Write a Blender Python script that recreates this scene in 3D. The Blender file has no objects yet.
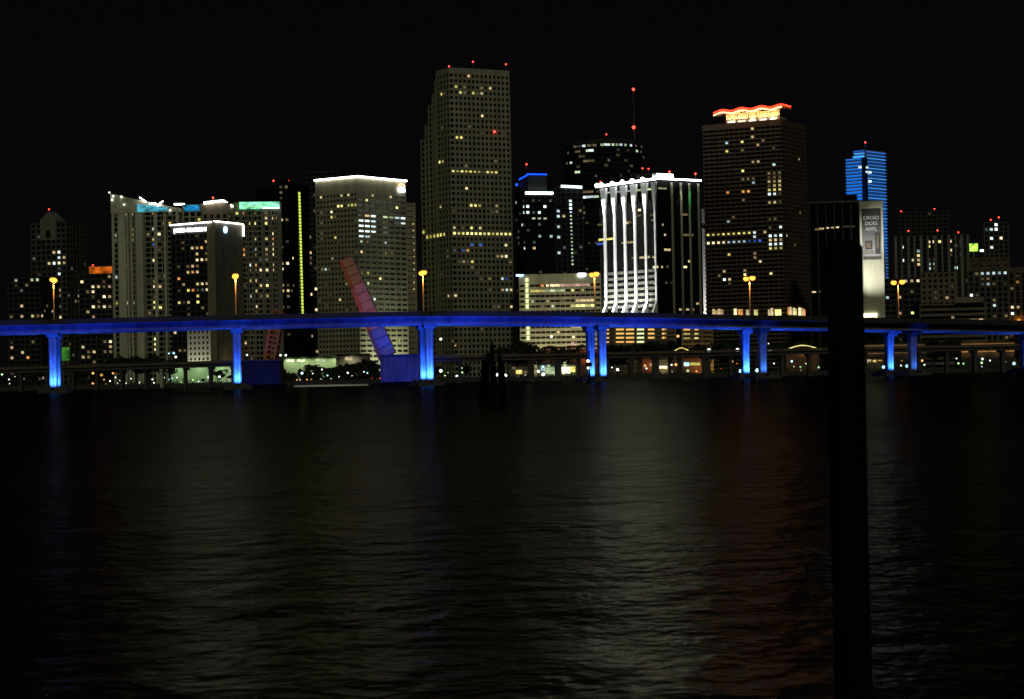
import bpy, bmesh, math, random
from mathutils import Vector, Matrix
random.seed(11)
R = math.radians
SC = bpy.context.scene
COL = SC.collection

# ---------------------------------------------------------------- camera, world, facade fill light, exposure
F = 2160.0
CAMH = 3.0
pitch, roll = math.atan(24.5 / F), R(1.12)
fwd = Vector((0, math.cos(pitch), math.sin(pitch)))
up0 = Vector((0, -math.sin(pitch), math.cos(pitch)))
rt0 = Vector((1, 0, 0))
rt = rt0 * math.cos(roll) - up0 * math.sin(roll)
up = up0 * math.cos(roll) + rt0 * math.sin(roll)
cam_d = bpy.data.cameras.new('camera')
cam = bpy.data.objects.new('camera', cam_d); COL.objects.link(cam)
cam.matrix_world = Matrix(((rt.x, up.x, -fwd.x, 0), (rt.y, up.y, -fwd.y, 0), (rt.z, up.z, -fwd.z, CAMH), (0, 0, 0, 1)))
cam_d.sensor_width = 36; cam_d.lens = F / 1024 * 36
cam_d.clip_start = 0.5; cam_d.clip_end = 30000
cam_d.dof.use_dof = True; cam_d.dof.focus_distance = 1000; cam_d.dof.aperture_fstop = 7.0
SC.camera = cam
w = bpy.data.worlds.new('World'); SC.world = w; w.use_nodes = True
bg = w.node_tree.nodes['Background']
_nt = w.node_tree; _tc = _nt.nodes.new('ShaderNodeTexCoord'); _sx = _nt.nodes.new('ShaderNodeSeparateXYZ'); _rp = _nt.nodes.new('ShaderNodeValToRGB')
_nt.links.new(_tc.outputs['Generated'], _sx.inputs[0]); _nt.links.new(_sx.outputs[2], _rp.inputs[0]); _nt.links.new(_rp.outputs[0], bg.inputs[0])
_rp.color_ramp.elements[0].position = 0; _rp.color_ramp.elements[0].color = (.0027, .0022, .0024, 1)
_rp.color_ramp.elements[1].position = .22; _rp.color_ramp.elements[1].color = (.0016, .0013, .0019, 1); bg.inputs[1].default_value = 1.0
sd = bpy.data.lights.new('facade_fill', 'SUN'); sd.energy = 0.265; sd.angle = R(3); sd.color = (0.97, 0.97, 0.72)  # added fill light for the facades, stands in for city glow
so = bpy.data.objects.new('facade_fill', sd); COL.objects.link(so); so.rotation_euler = (R(52), 0, R(3))
SC.view_settings.view_transform = 'Standard'; SC.view_settings.look = 'None'
SC.view_settings.exposure = 0; SC.view_settings.gamma = 1
SC.render.engine = 'CYCLES'
cy = SC.cycles
cy.use_denoising = True; cy.max_bounces = 5; cy.diffuse_bounces = 1; cy.glossy_bounces = 3
cy.transmission_bounces = 2; cy.caustics_reflective = False; cy.caustics_refractive = False
cy.sample_clamp_indirect = 4.0; cy.filter_width = 1.5

# ---------------------------------------------------------------- helpers
def ray(px, py): return fwd * F + rt * (px - 512) + up * (349.5 - py)
def W(px, py, Y):
    d = ray(px, py); t = Y / d.y
    return Vector((d.x * t, Y, CAMH + d.z * t))
def az(px, py):
    d = ray(px, py); return d.x / d.y

def tag(o, label=None, cat=None, group=None, kind=None):
    if label: o['label'] = label
    if cat: o['category'] = cat
    if group: o['group'] = group
    if kind: o['kind'] = kind
    return o
def empty(name, loc=(0, 0, 0), rz=0, parent=None):
    o = bpy.data.objects.new(name, None); COL.objects.link(o); o.empty_display_size = 1
    o.location = loc; o.rotation_euler = (0, 0, rz); o.parent = parent
    return o
def thing(name, label, cat, loc=(0, 0, 0), rz=0, group=None):
    return tag(empty(name, loc, rz), label, cat, group)
def copy_tree(o, parent=None):
    c = o.copy(); COL.objects.link(c); c.parent = parent
    for ch in [x for x in o.children]: copy_tree(ch, c)
    return c
ORD = ('first second third fourth fifth sixth seventh eighth ninth tenth eleventh twelfth thirteenth fourteenth fifteenth sixteenth '
       'seventeenth eighteenth nineteenth twentieth twenty-first twenty-second twenty-third twenty-fourth twenty-fifth twenty-sixth '
       'twenty-seventh twenty-eighth twenty-ninth thirtieth').split()

class MB:
    """collects boxes, tubes and quads into one mesh"""
    def __init__(s): s.v = []; s.f = []
    def box(s, x0, x1, y0, y1, z0, z1):
        n = len(s.v)
        s.v += [(x0, y0, z0), (x1, y0, z0), (x1, y1, z0), (x0, y1, z0), (x0, y0, z1), (x1, y0, z1), (x1, y1, z1), (x0, y1, z1)]
        s.f += [tuple(n + i for i in q) for q in ((0, 3, 2, 1), (4, 5, 6, 7), (0, 1, 5, 4), (1, 2, 6, 5), (2, 3, 7, 6), (3, 0, 4, 7))]
        return s
    def hexa(s, pts):
        n = len(s.v); s.v += [tuple(p) for p in pts]
        s.f += [tuple(n + i for i in q) for q in ((0, 3, 2, 1), (4, 5, 6, 7), (0, 1, 5, 4), (1, 2, 6, 5), (2, 3, 7, 6), (3, 0, 4, 7))]
        return s
    def tube(s, p0, p1, r0, r1=None, n=8, cap=True):
        r1 = r0 if r1 is None else r1
        p0 = Vector(p0); p1 = Vector(p1); d = (p1 - p0).normalized()
        a = d.cross(Vector((0, 0, 1)) if abs(d.z) < .9 else Vector((1, 0, 0))).normalized(); b = d.cross(a)
        k = len(s.v)
        for p, r in ((p0, r0), (p1, r1)):
            for i in range(n):
                t = 2 * math.pi * i / n; s.v.append(tuple(p + (a * math.cos(t) + b * math.sin(t)) * r))
        for i in range(n): s.f.append((k + i, k + (i + 1) % n, k + n + (i + 1) % n, k + n + i))
        if cap: s.f.append(tuple(k + i for i in reversed(range(n)))); s.f.append(tuple(k + n + i for i in range(n)))
        return s
    def ball(s, c, rx, ry=None, rz=None, n=8, m=5):
        ry = ry or rx; rz = rz or rx; k = len(s.v)
        s.v.append((c[0], c[1], c[2] + rz))
        for j in range(1, m):
            t = math.pi * j / m
            for i in range(n):
                a = 2 * math.pi * i / n
                s.v.append((c[0] + rx * math.sin(t) * math.cos(a), c[1] + ry * math.sin(t) * math.sin(a), c[2] + rz * math.cos(t)))
        s.v.append((c[0], c[1], c[2] - rz)); e = len(s.v) - 1
        for i in range(n):
            s.f.append((k, k + 1 + i, k + 1 + (i + 1) % n))
            for j in range(m - 2):
                a = k + 1 + j * n; b = a + n
                s.f.append((a + i, b + i, b + (i + 1) % n, a + (i + 1) % n))
            a = k + 1 + (m - 2) * n
            s.f.append((a + i, e, a + (i + 1) % n))
        return s
    def prism(s, poly, z0, z1):
        """poly counter-clockwise list of (x, y)"""
        k = len(s.v); n = len(poly)
        s.v += [(x, y, z0) for x, y in poly] + [(x, y, z1) for x, y in poly]
        for i in range(n): s.f.append((k + i, k + (i + 1) % n, k + n + (i + 1) % n, k + n + i))
        s.f.append(tuple(k + i for i in reversed(range(n)))); s.f.append(tuple(k + n + i for i in range(n)))
        return s
    def sweep(s, frames, prof, close=True):
        """frames: list of (origin, right, up); prof: list of (a, b)"""
        k = len(s.v); n = len(prof)
        for o, r_, u_ in frames:
            for a, b in prof: s.v.append(tuple(o + r_ * a + u_ * b))
        for j in range(len(frames) - 1):
            for i in range(n if close else n - 1):
                a = k + j * n; b = a + n
                s.f.append((a + i, a + (i + 1) % n, b + (i + 1) % n, b + i))
        if close:
            s.f.append(tuple(k + i for i in reversed(range(n))))
            e = k + (len(frames) - 1) * n
            s.f.append(tuple(e + i for i in range(n)))
        return s
    def mesh(s, name):
        m = bpy.data.meshes.new(name); m.from_pydata(s.v, [], s.f); m.update()
        bm = bmesh.new(); bm.from_mesh(m); bmesh.ops.recalc_face_normals(bm, faces=bm.faces[:]); bm.to_mesh(m); bm.free()
        return m
    def build(s, name, mat, parent=None, loc=(0, 0, 0), rz=0):
        m = s.mesh(name); m.materials.append(mat)
        o = bpy.data.objects.new(name, m); COL.objects.link(o); o.location = loc; o.rotation_euler = (0, 0, rz); o.parent = parent
        return o

# ---------------------------------------------------------------- materials
def pbr(name, col, rough=.8, metal=0, var=.25, scale=.15, bump=0, spec=.4, stretch=(1, 1, 1)):
    m = bpy.data.materials.new(name); m.use_nodes = True; nt = m.node_tree; p = nt.nodes['Principled BSDF']
    p.inputs['Roughness'].default_value = rough; p.inputs['Metallic'].default_value = metal
    p.inputs['Specular IOR Level'].default_value = spec
    tc = nt.nodes.new('ShaderNodeTexCoord'); mp = nt.nodes.new('ShaderNodeMapping'); mp.inputs['Scale'].default_value = stretch
    nz = nt.nodes.new('ShaderNodeTexNoise'); nz.inputs['Scale'].default_value = scale; nz.inputs['Detail'].default_value = 5
    nz.inputs['Roughness'].default_value = .65
    rp = nt.nodes.new('ShaderNodeValToRGB')
    a = [c * (1 - var) for c in col]; b = [min(1, c * (1 + var)) for c in col]
    rp.color_ramp.elements[0].position = .3; rp.color_ramp.elements[1].position = .7
    rp.color_ramp.elements[0].color = (*a, 1); rp.color_ramp.elements[1].color = (*b, 1)
    L = nt.links.new
    L(tc.outputs['Object'], mp.inputs[0]); L(mp.outputs[0], nz.inputs[0]); L(nz.outputs[0], rp.inputs[0]); L(rp.outputs[0], p.inputs['Base Color'])
    if bump:
        bp = nt.nodes.new('ShaderNodeBump'); bp.inputs['Strength'].default_value = bump; L(nz.outputs[0], bp.inputs['Height']); L(bp.outputs[0], p.inputs['Normal'])
    return m
def glow(name, col, st, nee=False):
    m = bpy.data.materials.new(name); m.use_nodes = True; nt = m.node_tree; nt.nodes.clear()
    e = nt.nodes.new('ShaderNodeEmission'); e.inputs[0].default_value = (*col, 1); e.inputs[1].default_value = st
    o = nt.nodes.new('ShaderNodeOutputMaterial'); nt.links.new(e.outputs[0], o.inputs[0])
    if 'window' in name or 'lamp_light' in name and not nee:
        oi = nt.nodes.new('ShaderNodeObjectInfo'); mr = nt.nodes.new('ShaderNodeMapRange'); mr.inputs['To Min'].default_value = st * .4; mr.inputs['To Max'].default_value = st * 1.35
        tx = nt.nodes.new('ShaderNodeTexCoord'); nz = nt.nodes.new('ShaderNodeTexNoise'); nz.inputs['Scale'].default_value = 2.2; mu = nt.nodes.new('ShaderNodeMath'); mu.operation = 'MULTIPLY'
        m2 = nt.nodes.new('ShaderNodeMapRange'); m2.inputs['From Min'].default_value = .3; m2.inputs['From Max'].default_value = .7; m2.inputs['To Min'].default_value = .45; m2.inputs['To Max'].default_value = 1.5
        K = nt.links.new; K(oi.outputs['Random'], mr.inputs['Value']); K(tx.outputs['Generated'], nz.inputs[0]); K(nz.outputs[0], m2.inputs['Value']); K(mr.outputs[0], mu.inputs[0]); K(m2.outputs[0], mu.inputs[1]); K(mu.outputs[0], e.inputs[1])
    if 'panel' in name or 'amber' in name or 'sign_light' in name or 'shopfront' in name:  # uneven glow mimics uplights fading across the lit crown panels
        tx = nt.nodes.new('ShaderNodeTexCoord'); mp = nt.nodes.new('ShaderNodeMapping'); mp.inputs['Scale'].default_value = (1, 1, 2.2); nz = nt.nodes.new('ShaderNodeTexNoise'); nz.inputs['Scale'].default_value = .22; nz.inputs['Detail'].default_value = 3
        m2 = nt.nodes.new('ShaderNodeMapRange'); m2.inputs['From Min'].default_value = .33; m2.inputs['From Max'].default_value = .67; m2.inputs['To Min'].default_value = st * .35; m2.inputs['To Max'].default_value = st * 1.9
        K = nt.links.new; K(tx.outputs['Object'], mp.inputs[0]); K(mp.outputs[0], nz.inputs[0]); K(nz.outputs[0], m2.inputs['Value']); K(m2.outputs[0], e.inputs[1])
    m.cycles.emission_sampling = 'FRONT' if nee else 'NONE'
    return m
ST = (1, 1, .12)
M = dict(
    stone=pbr('pale_stone', (.72, .72, .54), stretch=ST), stone2=pbr('grey_stone', (.41, .40, .27), stretch=ST), tan=pbr('tan_stone', (.34, .29, .2), stretch=ST),
    conc=pbr('concrete', (.26, .25, .21), stretch=ST), dim=pbr('weathered_concrete', (.13, .125, .1), stretch=(1, 1, .25), var=.5, scale=.5), dark=pbr('dark_cladding', (.055, .055, .055), .6),
    brown=pbr('brown_cladding', (.16, .125, .085), .8), beige=pbr('beige_render', (.24, .2, .14), .9), white=pbr('white_paint', (.8, .8, .78), .6, var=.06),
    navy=pbr('navy_painted_steel', (.012, .014, .035), .7, var=.5, scale=.6, stretch=(1, 1, .3)),
    glass=pbr('dark_glass', (.012, .014, .016), .22, spec=.5, var=.5), glass2=pbr('bluish_glass', (.014, .02, .024), .15, spec=.6, var=.5),
    glassbr=pbr('bronze_glass', (.03, .022, .015), .25, spec=.5), black=pbr('black_paint', (.004, .004, .004), .8, spec=.1),
    blueclad=pbr('silver_cladding', (.30, .34, .4), .45, metal=.2, var=.1), steel=pbr('painted_steel', (.32, .3, .28), .55, bump=.1, scale=1),
    bridge=pbr('bridge_concrete', (.24, .24, .24), .85, scale=.35, var=.45, stretch=(1, 1, .3)), bridge_dk=pbr('stained_concrete', (.1, .095, .09), .9, scale=.4),
    rust=pbr('rusty_steel', (.34, .17, .1), .8, scale=.8), bark=pbr('bark', (.09, .07, .05), .95, scale=3), leaf=pbr('leaves', (.035, .055, .02), .8, scale=1.5, var=.6),
    leaf2=pbr('palm_leaves', (.04, .06, .025), .7, scale=1.5, var=.5), land=pbr('ground_turf', (.03, .035, .02), .95, scale=.05, var=.5),
    timber=pbr('tarred_timber', (.006, .005, .004), .95, spec=.05, scale=6, var=.5, bump=.4, stretch=(1, 1, .15)), wall=pbr('garden_wall', (.55, .6, .45), .8, var=.15, scale=.3),
    canvas=pbr('cream_canvas', (.6, .5, .35), .8), asphalt=pbr('asphalt', (.05, .05, .05), .9, scale=.5), sea=pbr('seawall_stone', (.07, .065, .06), .9, scale=.6))
E = dict(
    w=glow('lit_window_warm', (1, .74, .36), .7), W=glow('bright_window_warm', (1, .8, .45), 1.35), d=glow('dim_window_warm', (1, .74, .36), .15),
    y=glow('lit_window_yellow', (1, .86, .22), .8), Y=glow('bright_window_yellow', (1, .92, .3), 1.5), o=glow('lit_window_orange', (1, .42, .12), .8),
    c=glow('lit_window_cool', (.72, .95, 1), .8), C=glow('bright_window_cool', (.8, 1, 1), 1.6), g=glow('lit_window_green', (.8, 1, .55), .7),
    e=glow('dim_window_cool', (.75, .95, 1), .09), b=glow('lit_window_blue', (.08, .22, 1), .5), p=glow('pink_window', (1, .6, .45), .55), k=glow('faint_window', (1, .82, .45), .055),
    l=glow('led_yellow_green', (.85, 1, .13), .95), L=glow('stair_light', (.85, 1, .45), 1.3))
E['red'] = glow('red_beacon_light', (1, .05, .03), 5, True); E['white'] = glow('white_tube_light', (1, .97, .88), 9, True); E['whiteb'] = glow('white_strip_light', (.85, .97, 1), 3, True)
E['crown'] = glow('crown_flood_light', (.94, 1, .97), 14, True); E['cyan'] = glow('cyan_panel_light', (.1, .55, .72), .55, True); E['cyanb'] = glow('blue_panel_light', (.02, .38, .8), .5, True)
E['mint'] = glow('mint_panel_light', (.28, 1, .55), .95, True); E['neon'] = glow('red_neon_light', (1, .035, .012), 5, True); E['neonw'] = glow('pink_white_neon', (1, .35, .18), 4.5, True)
E['blueband'] = glow('blue_band_glow', (.04, .24, .8), .95, True); E['bluel'] = glow('blue_crown_light', (.01, .08, 1), 1.8, True); E['blueb'] = glow('bright_band_glow', (.06, .36, .9), 1.2, True)  # the blue band glows stand in for floodlit stripes
E['sod'] = glow('sodium_lamp_light', (1, .40, .05), 2.5, True); E['lampw'] = glow('white_lamp_light', (.9, 1, .85), 2.6); E['lampo'] = glow('orange_lamp_light', (1, .45, .12), 1.8)
E['lampc'] = glow('cyan_lamp_light', (.45, .9, 1), 2.5); E['lampg'] = glow('green_lamp_light', (.55, 1, .4), 2.0); E['lampr'] = glow('red_lamp_light', (1, .12, .05), 1.4)
E['green'] = glow('green_sign_light', (.12, .55, .07), .24); E['lime'] = glow('lime_sign_light', (.5, 1, .1), 1.2, True); E['garage'] = glow('garage_tube_light', (1, .55, .14), 1.1); E['screenw'] = glow('white_lit_shopfront', (1, .9, .6), 2.0, True)
E['signw'] = glow('white_sign_light', (.85, .93, 1), 4); E['amber'] = glow('amber_crown_light', (1, .2, .015), .4, True); E['hall'] = glow('pale_green_window_light', (.8, 1, .55), 1.2, True)
E['signb'] = glow('blue_white_sign_light', (.35, .6, 1), 3)

def lamp(name, typ, loc, energy, color, target=None, size=None, parent=None, spot=None, blend=.5, sy=None):
    d = bpy.data.lights.new(name, typ); d.energy = energy; d.color = color
    if typ == 'SPOT': d.spot_size = R(spot); d.spot_blend = blend; d.shadow_soft_size = size or .3
    elif typ == 'AREA':
        d.shape = 'RECTANGLE'; d.size = size; d.size_y = sy or size
    else: d.shadow_soft_size = size or .3
    o = bpy.data.objects.new(name, d); COL.objects.link(o); o.location = loc; o.parent = parent
    if target is not None:
        v = Vector(target) - Vector(loc); o.rotation_euler = v.to_track_quat('-Z', 'Y').to_euler()
    return o

_unit = {}
def unit(mat):
    if mat.name not in _unit:
        m = MB().box(-.5, .5, -.5, .5, -.5, .5).mesh('window'); m.materials.append(mat); _unit[mat.name] = m
    return _unit[mat.name]
_beac = MB().tube((0, 0, -3), (0, 0, 0), .15, n=5).mesh('beacon'); _beac.materials.append(M['steel'])
_beal = MB().ball((0, 0, .5), .62, n=8, m=5).mesh('beacon_lamp'); _beal.materials.append(E['red'])
def beacon(parent, loc):
    o = bpy.data.objects.new('beacon', _beac); COL.objects.link(o); o.parent = parent; o.location = loc
    q = bpy.data.objects.new('beacon_lamp', _beal); COL.objects.link(q); q.parent = o

# ---------------------------------------------------------------- tower builder
GZ = 1.3
class Tower:
    def __init__(s, name, label, cat, l, m, r, D, rot, fh=3.8, bw=4.0, sh=1.3, pw=.8, wall='conc', glass='glass', e=.45, crown=0, depth=None, group=None, z0=GZ, slabs=True, piers=True, nL=None, nR=None):
        s.D = D; P = W(m[0], m[1], D); s.top = P.z; s.C = Vector((P.x, D)); a = R(rot); s.a = a
        # unit directions of the two faces, seen from the near corner
        uL = Vector((-math.cos(a), math.sin(a))); uR = Vector((math.sin(a), math.cos(a)))
        def solve(u, p):
            t = az(*p); return (t * s.C.y - s.C.x) / (u.x - t * u.y)
        s.WL = solve(uL, l); s.WR = depth if depth else solve(uR, r)
        s.z0 = z0; s.H = s.top - z0
        s.root = thing(name, label, cat, (P.x, D, z0), -a, group)
        s.inv = Matrix.Rotation(a, 4, 'Z') @ Matrix.Translation((-P.x, -D, -z0))
        Hc = s.H - crown; s.nf = max(1, round(Hc / fh)); s.fh = Hc / s.nf
        s.nL = max(1, round(s.WL / bw)); s.nL = nL or s.nL; s.pL = s.WL / s.nL; s.nR = max(1, round(s.WR / bw)); s.nR = nR or s.nR; s.pR = s.WR / s.nR
        s.sh, s.pw, s.e, s.crown, s.used, s.count = sh, pw, e, crown, set(), 0
        WL, WR, H = s.WL, s.WR, s.H
        core = MB().box(-WL, 0, 0, WR, 0, H - .15).build('windows', M[glass], s.root)
        tag(core, 'dark unlit windows', kind='stuff')
        wb = MB()
        if slabs:
            for k in range(s.nf + 1):
                z = k * s.fh; z1 = z + sh / 2 if k < s.nf or crown == 0 else H
                wb.box(-WL - e, e, -e, WR + e, max(0, z - sh / 2), min(z1, H))
        elif crown: wb.box(-WL - e, e, -e, WR + e, H - crown, H)
        if piers:
            pr = e + .04
            for i in range(s.nL + 1):
                x = -WL + i * s.pL; x0 = max(x - pw / 2, -WL - pr); x1 = min(x + pw / 2, pr) 
                wb.box(x0, x1, -pr, .0, 0, H - .06); wb.box(x0, x1, WR, WR + pr, 0, H - .06)
            for i in range(1, s.nR + 1):
                y = i * s.pR
                wb.box(0, pr, y - pw / 2, min(y + pw / 2, WR + pr - .01), 0, H - .06); wb.box(-WL - pr, -WL, y - pw / 2, min(y + pw / 2, WR + pr - .01), 0, H - .06)
        s.wall = wb.build('wall', M[wall], s.root) if wb.v else None
        MB().box(-WL - e + .3, e - .3, -e + .3, WR + e - .3, H + .003, H + .35).build('roof', M['dark'], s.root)
    def local(s, px, py):
        """where the ray through a pixel meets the left or right face, in the tower's frame"""
        o = s.inv @ Vector((0, 0, CAMH)); d = s.inv.to_3x3() @ ray(px, py)
        t = -o.y / d.y; p = o + d * t
        if p.x <= 0: return 'L', p
        t = -o.x / d.x; p = o + d * t
        return 'R', p
    def cell(s, face, i, k, col='w', wf=1, hf=1, out=0, band=False):
        if (face, i, k) in s.used or s.count >= 100 or k < 0 or k >= s.nf or i < 0 or i >= (s.nL if face == 'L' else s.nR): return
        s.used.add((face, i, k)); s.count += 1
        o = bpy.data.objects.new('window', unit(E[col])); COL.objects.link(o); o.parent = s.root
        p = s.pL if face == 'L' else s.pR; z = (k + .5) * s.fh
        ww = min(max(.6, p - s.pw), s.D / 800) * wf; hh = min(max(.6, s.fh - s.sh), s.D / 880) * hf
        if band: ww, hh = p * 1.02, 1.25
        if face == 'L': o.location = (-s.WL + (i + .5) * p, -.1 - out, z); o.scale = (ww, .16, hh)
        else: o.location = (.1 + out, (i + .5) * p, z); o.scale = (.16, ww, hh)
    def lit(s, pts, **kw):
        for q in pts:
            f, p = s.local(q[0], q[1]); i = int((p.x + s.WL) / s.pL) if f == 'L' else int(p.y / s.pR)
            s.cell(f, i, int(p.z / s.fh), q[2] if len(q) > 2 else 'w', **kw)
        return s
    def row(s, x0, x1, y, n, col='w', **kw):
        for j in range(n):
            x = x0 + (x1 - x0) * j / max(1, n - 1)
            s.lit([(x, y(x) if callable(y) else y, col)], **kw)
        return s
    def floor(s, px, py, cols, x0=0, x1=1, **kw):
        f, p = s.local(px, py); k = int(p.z / s.fh); m = s.nL if f == 'L' else s.nR
        for i in range(int(m * x0), int(math.ceil(m * x1))): s.cell(f, i, k, random.choice(cols), **kw)
        return s
    def rnd(s, n, cols, zr=(0, 1), faces='LR', ir=(0, 1), **kw):
        for _ in range(n):
            f = random.choice(faces); m = s.nL if f == 'L' else s.nR
            i = int(random.uniform(ir[0], ir[1]) * m); k = int(random.uniform(*zr) * s.nf)
            s.cell(f, i, k, random.choice(cols), **kw)
        return s
    def box(s, name, mat, x0, x1, y0, y1, z0, z1): return MB().box(x0, x1, y0, y1, z0, z1).build(name, mat, s.root)
    def at(s, px, py, out=0):
        f, p = s.local(px, py)
        return f, (p + Vector((0, -out, 0)) if f == 'L' else p + Vector((out, 0, 0)))
    def bar(s, name, mat, p0, p1, r, out=1.2):
        f, a = s.at(*p0, out=out); g, b = s.at(*p1, out=out)
        return MB().tube(a, b, r, n=6).build(name, mat, s.root)
    def beac(s, *pts):
        for px, py in pts:
            # stands on the roof: intersect the plane a few metres behind the faces
            o = s.inv @ Vector((0, 0, CAMH)); d = s.inv.to_3x3() @ ray(px, py)
            if s.a > .8:
                t = (-2 - o.x) / d.x; p = o + d * t; p.y = min(s.WR - 1, max(1, p.y))
            else:
                t = (min(3, s.WR / 2) - o.y) / d.y; p = o + d * t; p.x = min(-1, max(-s.WL + 1, p.x))
            beacon(s.root, (p.x, p.y, max(s.H + .6, p.z)))

def lamp_row(n): return n

# ---------------------------------------------------------------- water, land, sky light
def water():
    mb = MB(); mb.v = [(-9000, -60, 0), (9000, -60, 0), (9000, 16000, 0), (-9000, 16000, 0)]; mb.f = [(0, 1, 2, 3)]
    m = bpy.data.materials.new('bay_water'); m.use_nodes = True; nt = m.node_tree; p = nt.nodes['Principled BSDF']; L = nt.links.new
    out = nt.nodes['Material Output']; nt.nodes.remove(p)
    gl = nt.nodes.new('ShaderNodeBsdfGlossy'); gl.inputs['Color'].default_value = (.33, .32, .24, 1)
    df = nt.nodes.new('ShaderNodeBsdfDiffuse'); df.inputs['Color'].default_value = (.002, .003, .003, 1)
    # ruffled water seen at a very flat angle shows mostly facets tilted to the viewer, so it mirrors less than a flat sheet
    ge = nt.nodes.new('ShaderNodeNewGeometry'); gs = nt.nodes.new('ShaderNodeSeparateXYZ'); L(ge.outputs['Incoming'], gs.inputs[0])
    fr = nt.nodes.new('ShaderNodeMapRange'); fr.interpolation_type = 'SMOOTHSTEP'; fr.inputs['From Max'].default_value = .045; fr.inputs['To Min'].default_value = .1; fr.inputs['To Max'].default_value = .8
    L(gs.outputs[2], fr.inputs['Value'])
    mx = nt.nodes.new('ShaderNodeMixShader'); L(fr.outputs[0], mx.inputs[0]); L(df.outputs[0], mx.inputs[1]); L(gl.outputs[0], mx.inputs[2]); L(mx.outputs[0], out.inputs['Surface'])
    # the open bay is ruffled by wind, the sheltered water towards the bridges is calmer
    tcy = nt.nodes.new('ShaderNodeTexCoord'); sy = nt.nodes.new('ShaderNodeSeparateXYZ'); L(tcy.outputs['Object'], sy.inputs[0])
    calm = nt.nodes.new('ShaderNodeMapRange'); calm.inputs['From Min'].default_value = 85; calm.inputs['From Max'].default_value = 230; calm.inputs['To Min'].default_value = 1; calm.inputs['To Max'].default_value = .3; calm.interpolation_type = 'SMOOTHSTEP'
    L(sy.outputs[1], calm.inputs['Value'])
    ro = nt.nodes.new('ShaderNodeMapRange'); ro.inputs['From Min'].default_value = .3; ro.inputs['From Max'].default_value = 1; ro.inputs['To Min'].default_value = .17; ro.inputs['To Max'].default_value = .24
    L(calm.outputs[0], ro.inputs['Value']); L(ro.outputs[0], gl.inputs['Roughness'])
    tc = nt.nodes.new('ShaderNodeTexCoord')
    hs = []
    for sc, amp, det, rot, st in ((.2, .16, 2, 12, (1.3, .9, 1)), (.8, .17, 3, -8, (1.3, .8, 1)), (2.2, .03, 2, 20, (1.2, .9, 1))):
        mp = nt.nodes.new('ShaderNodeMapping'); mp.inputs['Rotation'].default_value = (0, 0, R(rot)); mp.inputs['Scale'].default_value = st
        n = nt.nodes.new('ShaderNodeTexNoise'); n.inputs['Scale'].default_value = sc; n.inputs['Detail'].default_value = det; n.inputs['Roughness'].default_value = .55
        mu = nt.nodes.new('ShaderNodeMath'); mu.operation = 'MULTIPLY'; mu.inputs[1].default_value = amp
        L(tc.outputs['Object'], mp.inputs[0]); L(mp.outputs[0], n.inputs[0]); L(n.outputs[0], mu.inputs[0]); hs.append(mu)
    a = nt.nodes.new('ShaderNodeMath'); L(hs[0].outputs[0], a.inputs[0]); L(hs[1].outputs[0], a.inputs[1])
    b = nt.nodes.new('ShaderNodeMath'); L(a.outputs[0], b.inputs[0]); L(hs[2].outputs[0], b.inputs[1])
    bp = nt.nodes.new('ShaderNodeBump'); bp.inputs['Strength'].default_value = 1; bp.inputs['Distance'].default_value = .6
    gn = nt.nodes.new('ShaderNodeTexNoise'); gn.inputs['Scale'].default_value = .045; gn.inputs['Detail'].default_value = 2; L(tc.outputs['Object'], gn.inputs[0])
    gm = nt.nodes.new('ShaderNodeMapRange'); gm.inputs['From Min'].default_value = .3; gm.inputs['From Max'].default_value = .7; gm.inputs['To Min'].default_value = .45; gm.inputs['To Max'].default_value = 1.6; L(gn.outputs[0], gm.inputs['Value'])
    gx = nt.nodes.new('ShaderNodeMath'); gx.operation = 'MULTIPLY'; L(b.outputs[0], gx.inputs[0]); L(gm.outputs[0], gx.inputs[1])
    cm = nt.nodes.new('ShaderNodeMath'); cm.operation = 'MULTIPLY'; L(gx.outputs[0], cm.inputs[0]); L(calm.outputs[0], cm.inputs[1])
    L(cm.outputs[0], bp.inputs['Height']); L(bp.outputs[0], gl.inputs['Normal'])
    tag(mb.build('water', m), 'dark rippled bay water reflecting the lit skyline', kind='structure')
water()
SHORE = 885
tag(MB().box(-9000, 9000, SHORE, 16000, -3, GZ).build('ground', M['land']), 'dark low shore behind the bridges', kind='structure')
tag(MB().box(-3000, 3000, SHORE - 1.2, SHORE - .01, -3, GZ + .5).build('seawall', M['sea']), 'long low stone seawall edging the dark shore', 'seawall')
tag(MB().box(-2500, 2500, SHORE + 45, SHORE + 62, GZ + .004, GZ + .03).build('road', M['asphalt']), 'road along the shore behind the trees', kind='structure')

# ---------------------------------------------------------------- the skyline
T = Tower
# --- far left group
t = T('apartment_tower', 'dim pale tower with pointed gable, farthest left in the skyline', 'tower', (31, 224), (66, 222), (86, 233), 1750, 20, fh=4.4, bw=5, sh=1.6, pw=1.4, wall='dim')
gz = t.H; a0 = -t.WL * .5
MB().hexa([(a0 - 7.5, -.6, gz - 14), (a0 + 7.5, -.6, gz - 14), (a0 + 7.5, 12, gz - 14), (a0 - 7.5, 12, gz - 14), (a0 - 7.5, -.6, gz + 2), (a0 + 7.5, -.6, gz + 2), (a0 + 7.5, 12, gz + 2), (a0 - 7.5, 12, gz + 2)]).hexa(
    [(a0 - 7.5, -.6, gz + 2.02), (a0 + 7.5, -.6, gz + 2.02), (a0 + 7.5, 12, gz + 2.02), (a0 - 7.5, 12, gz + 2.02), (a0 - .5, -.6, gz + 9), (a0 + .5, -.6, gz + 9), (a0 + .5, 12, gz + 9), (a0 - .5, 12, gz + 9)]).build('gable', M['conc'], t.root)
MB().tube((a0, -.9, gz - 8), (a0, -.7, gz - 8), 2.2, n=16).box(a0 - 2.2, a0 + 2.2, -.9, -.65, gz - 12, gz - 8).build('arched_window', M['glass'], t.root)
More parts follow.
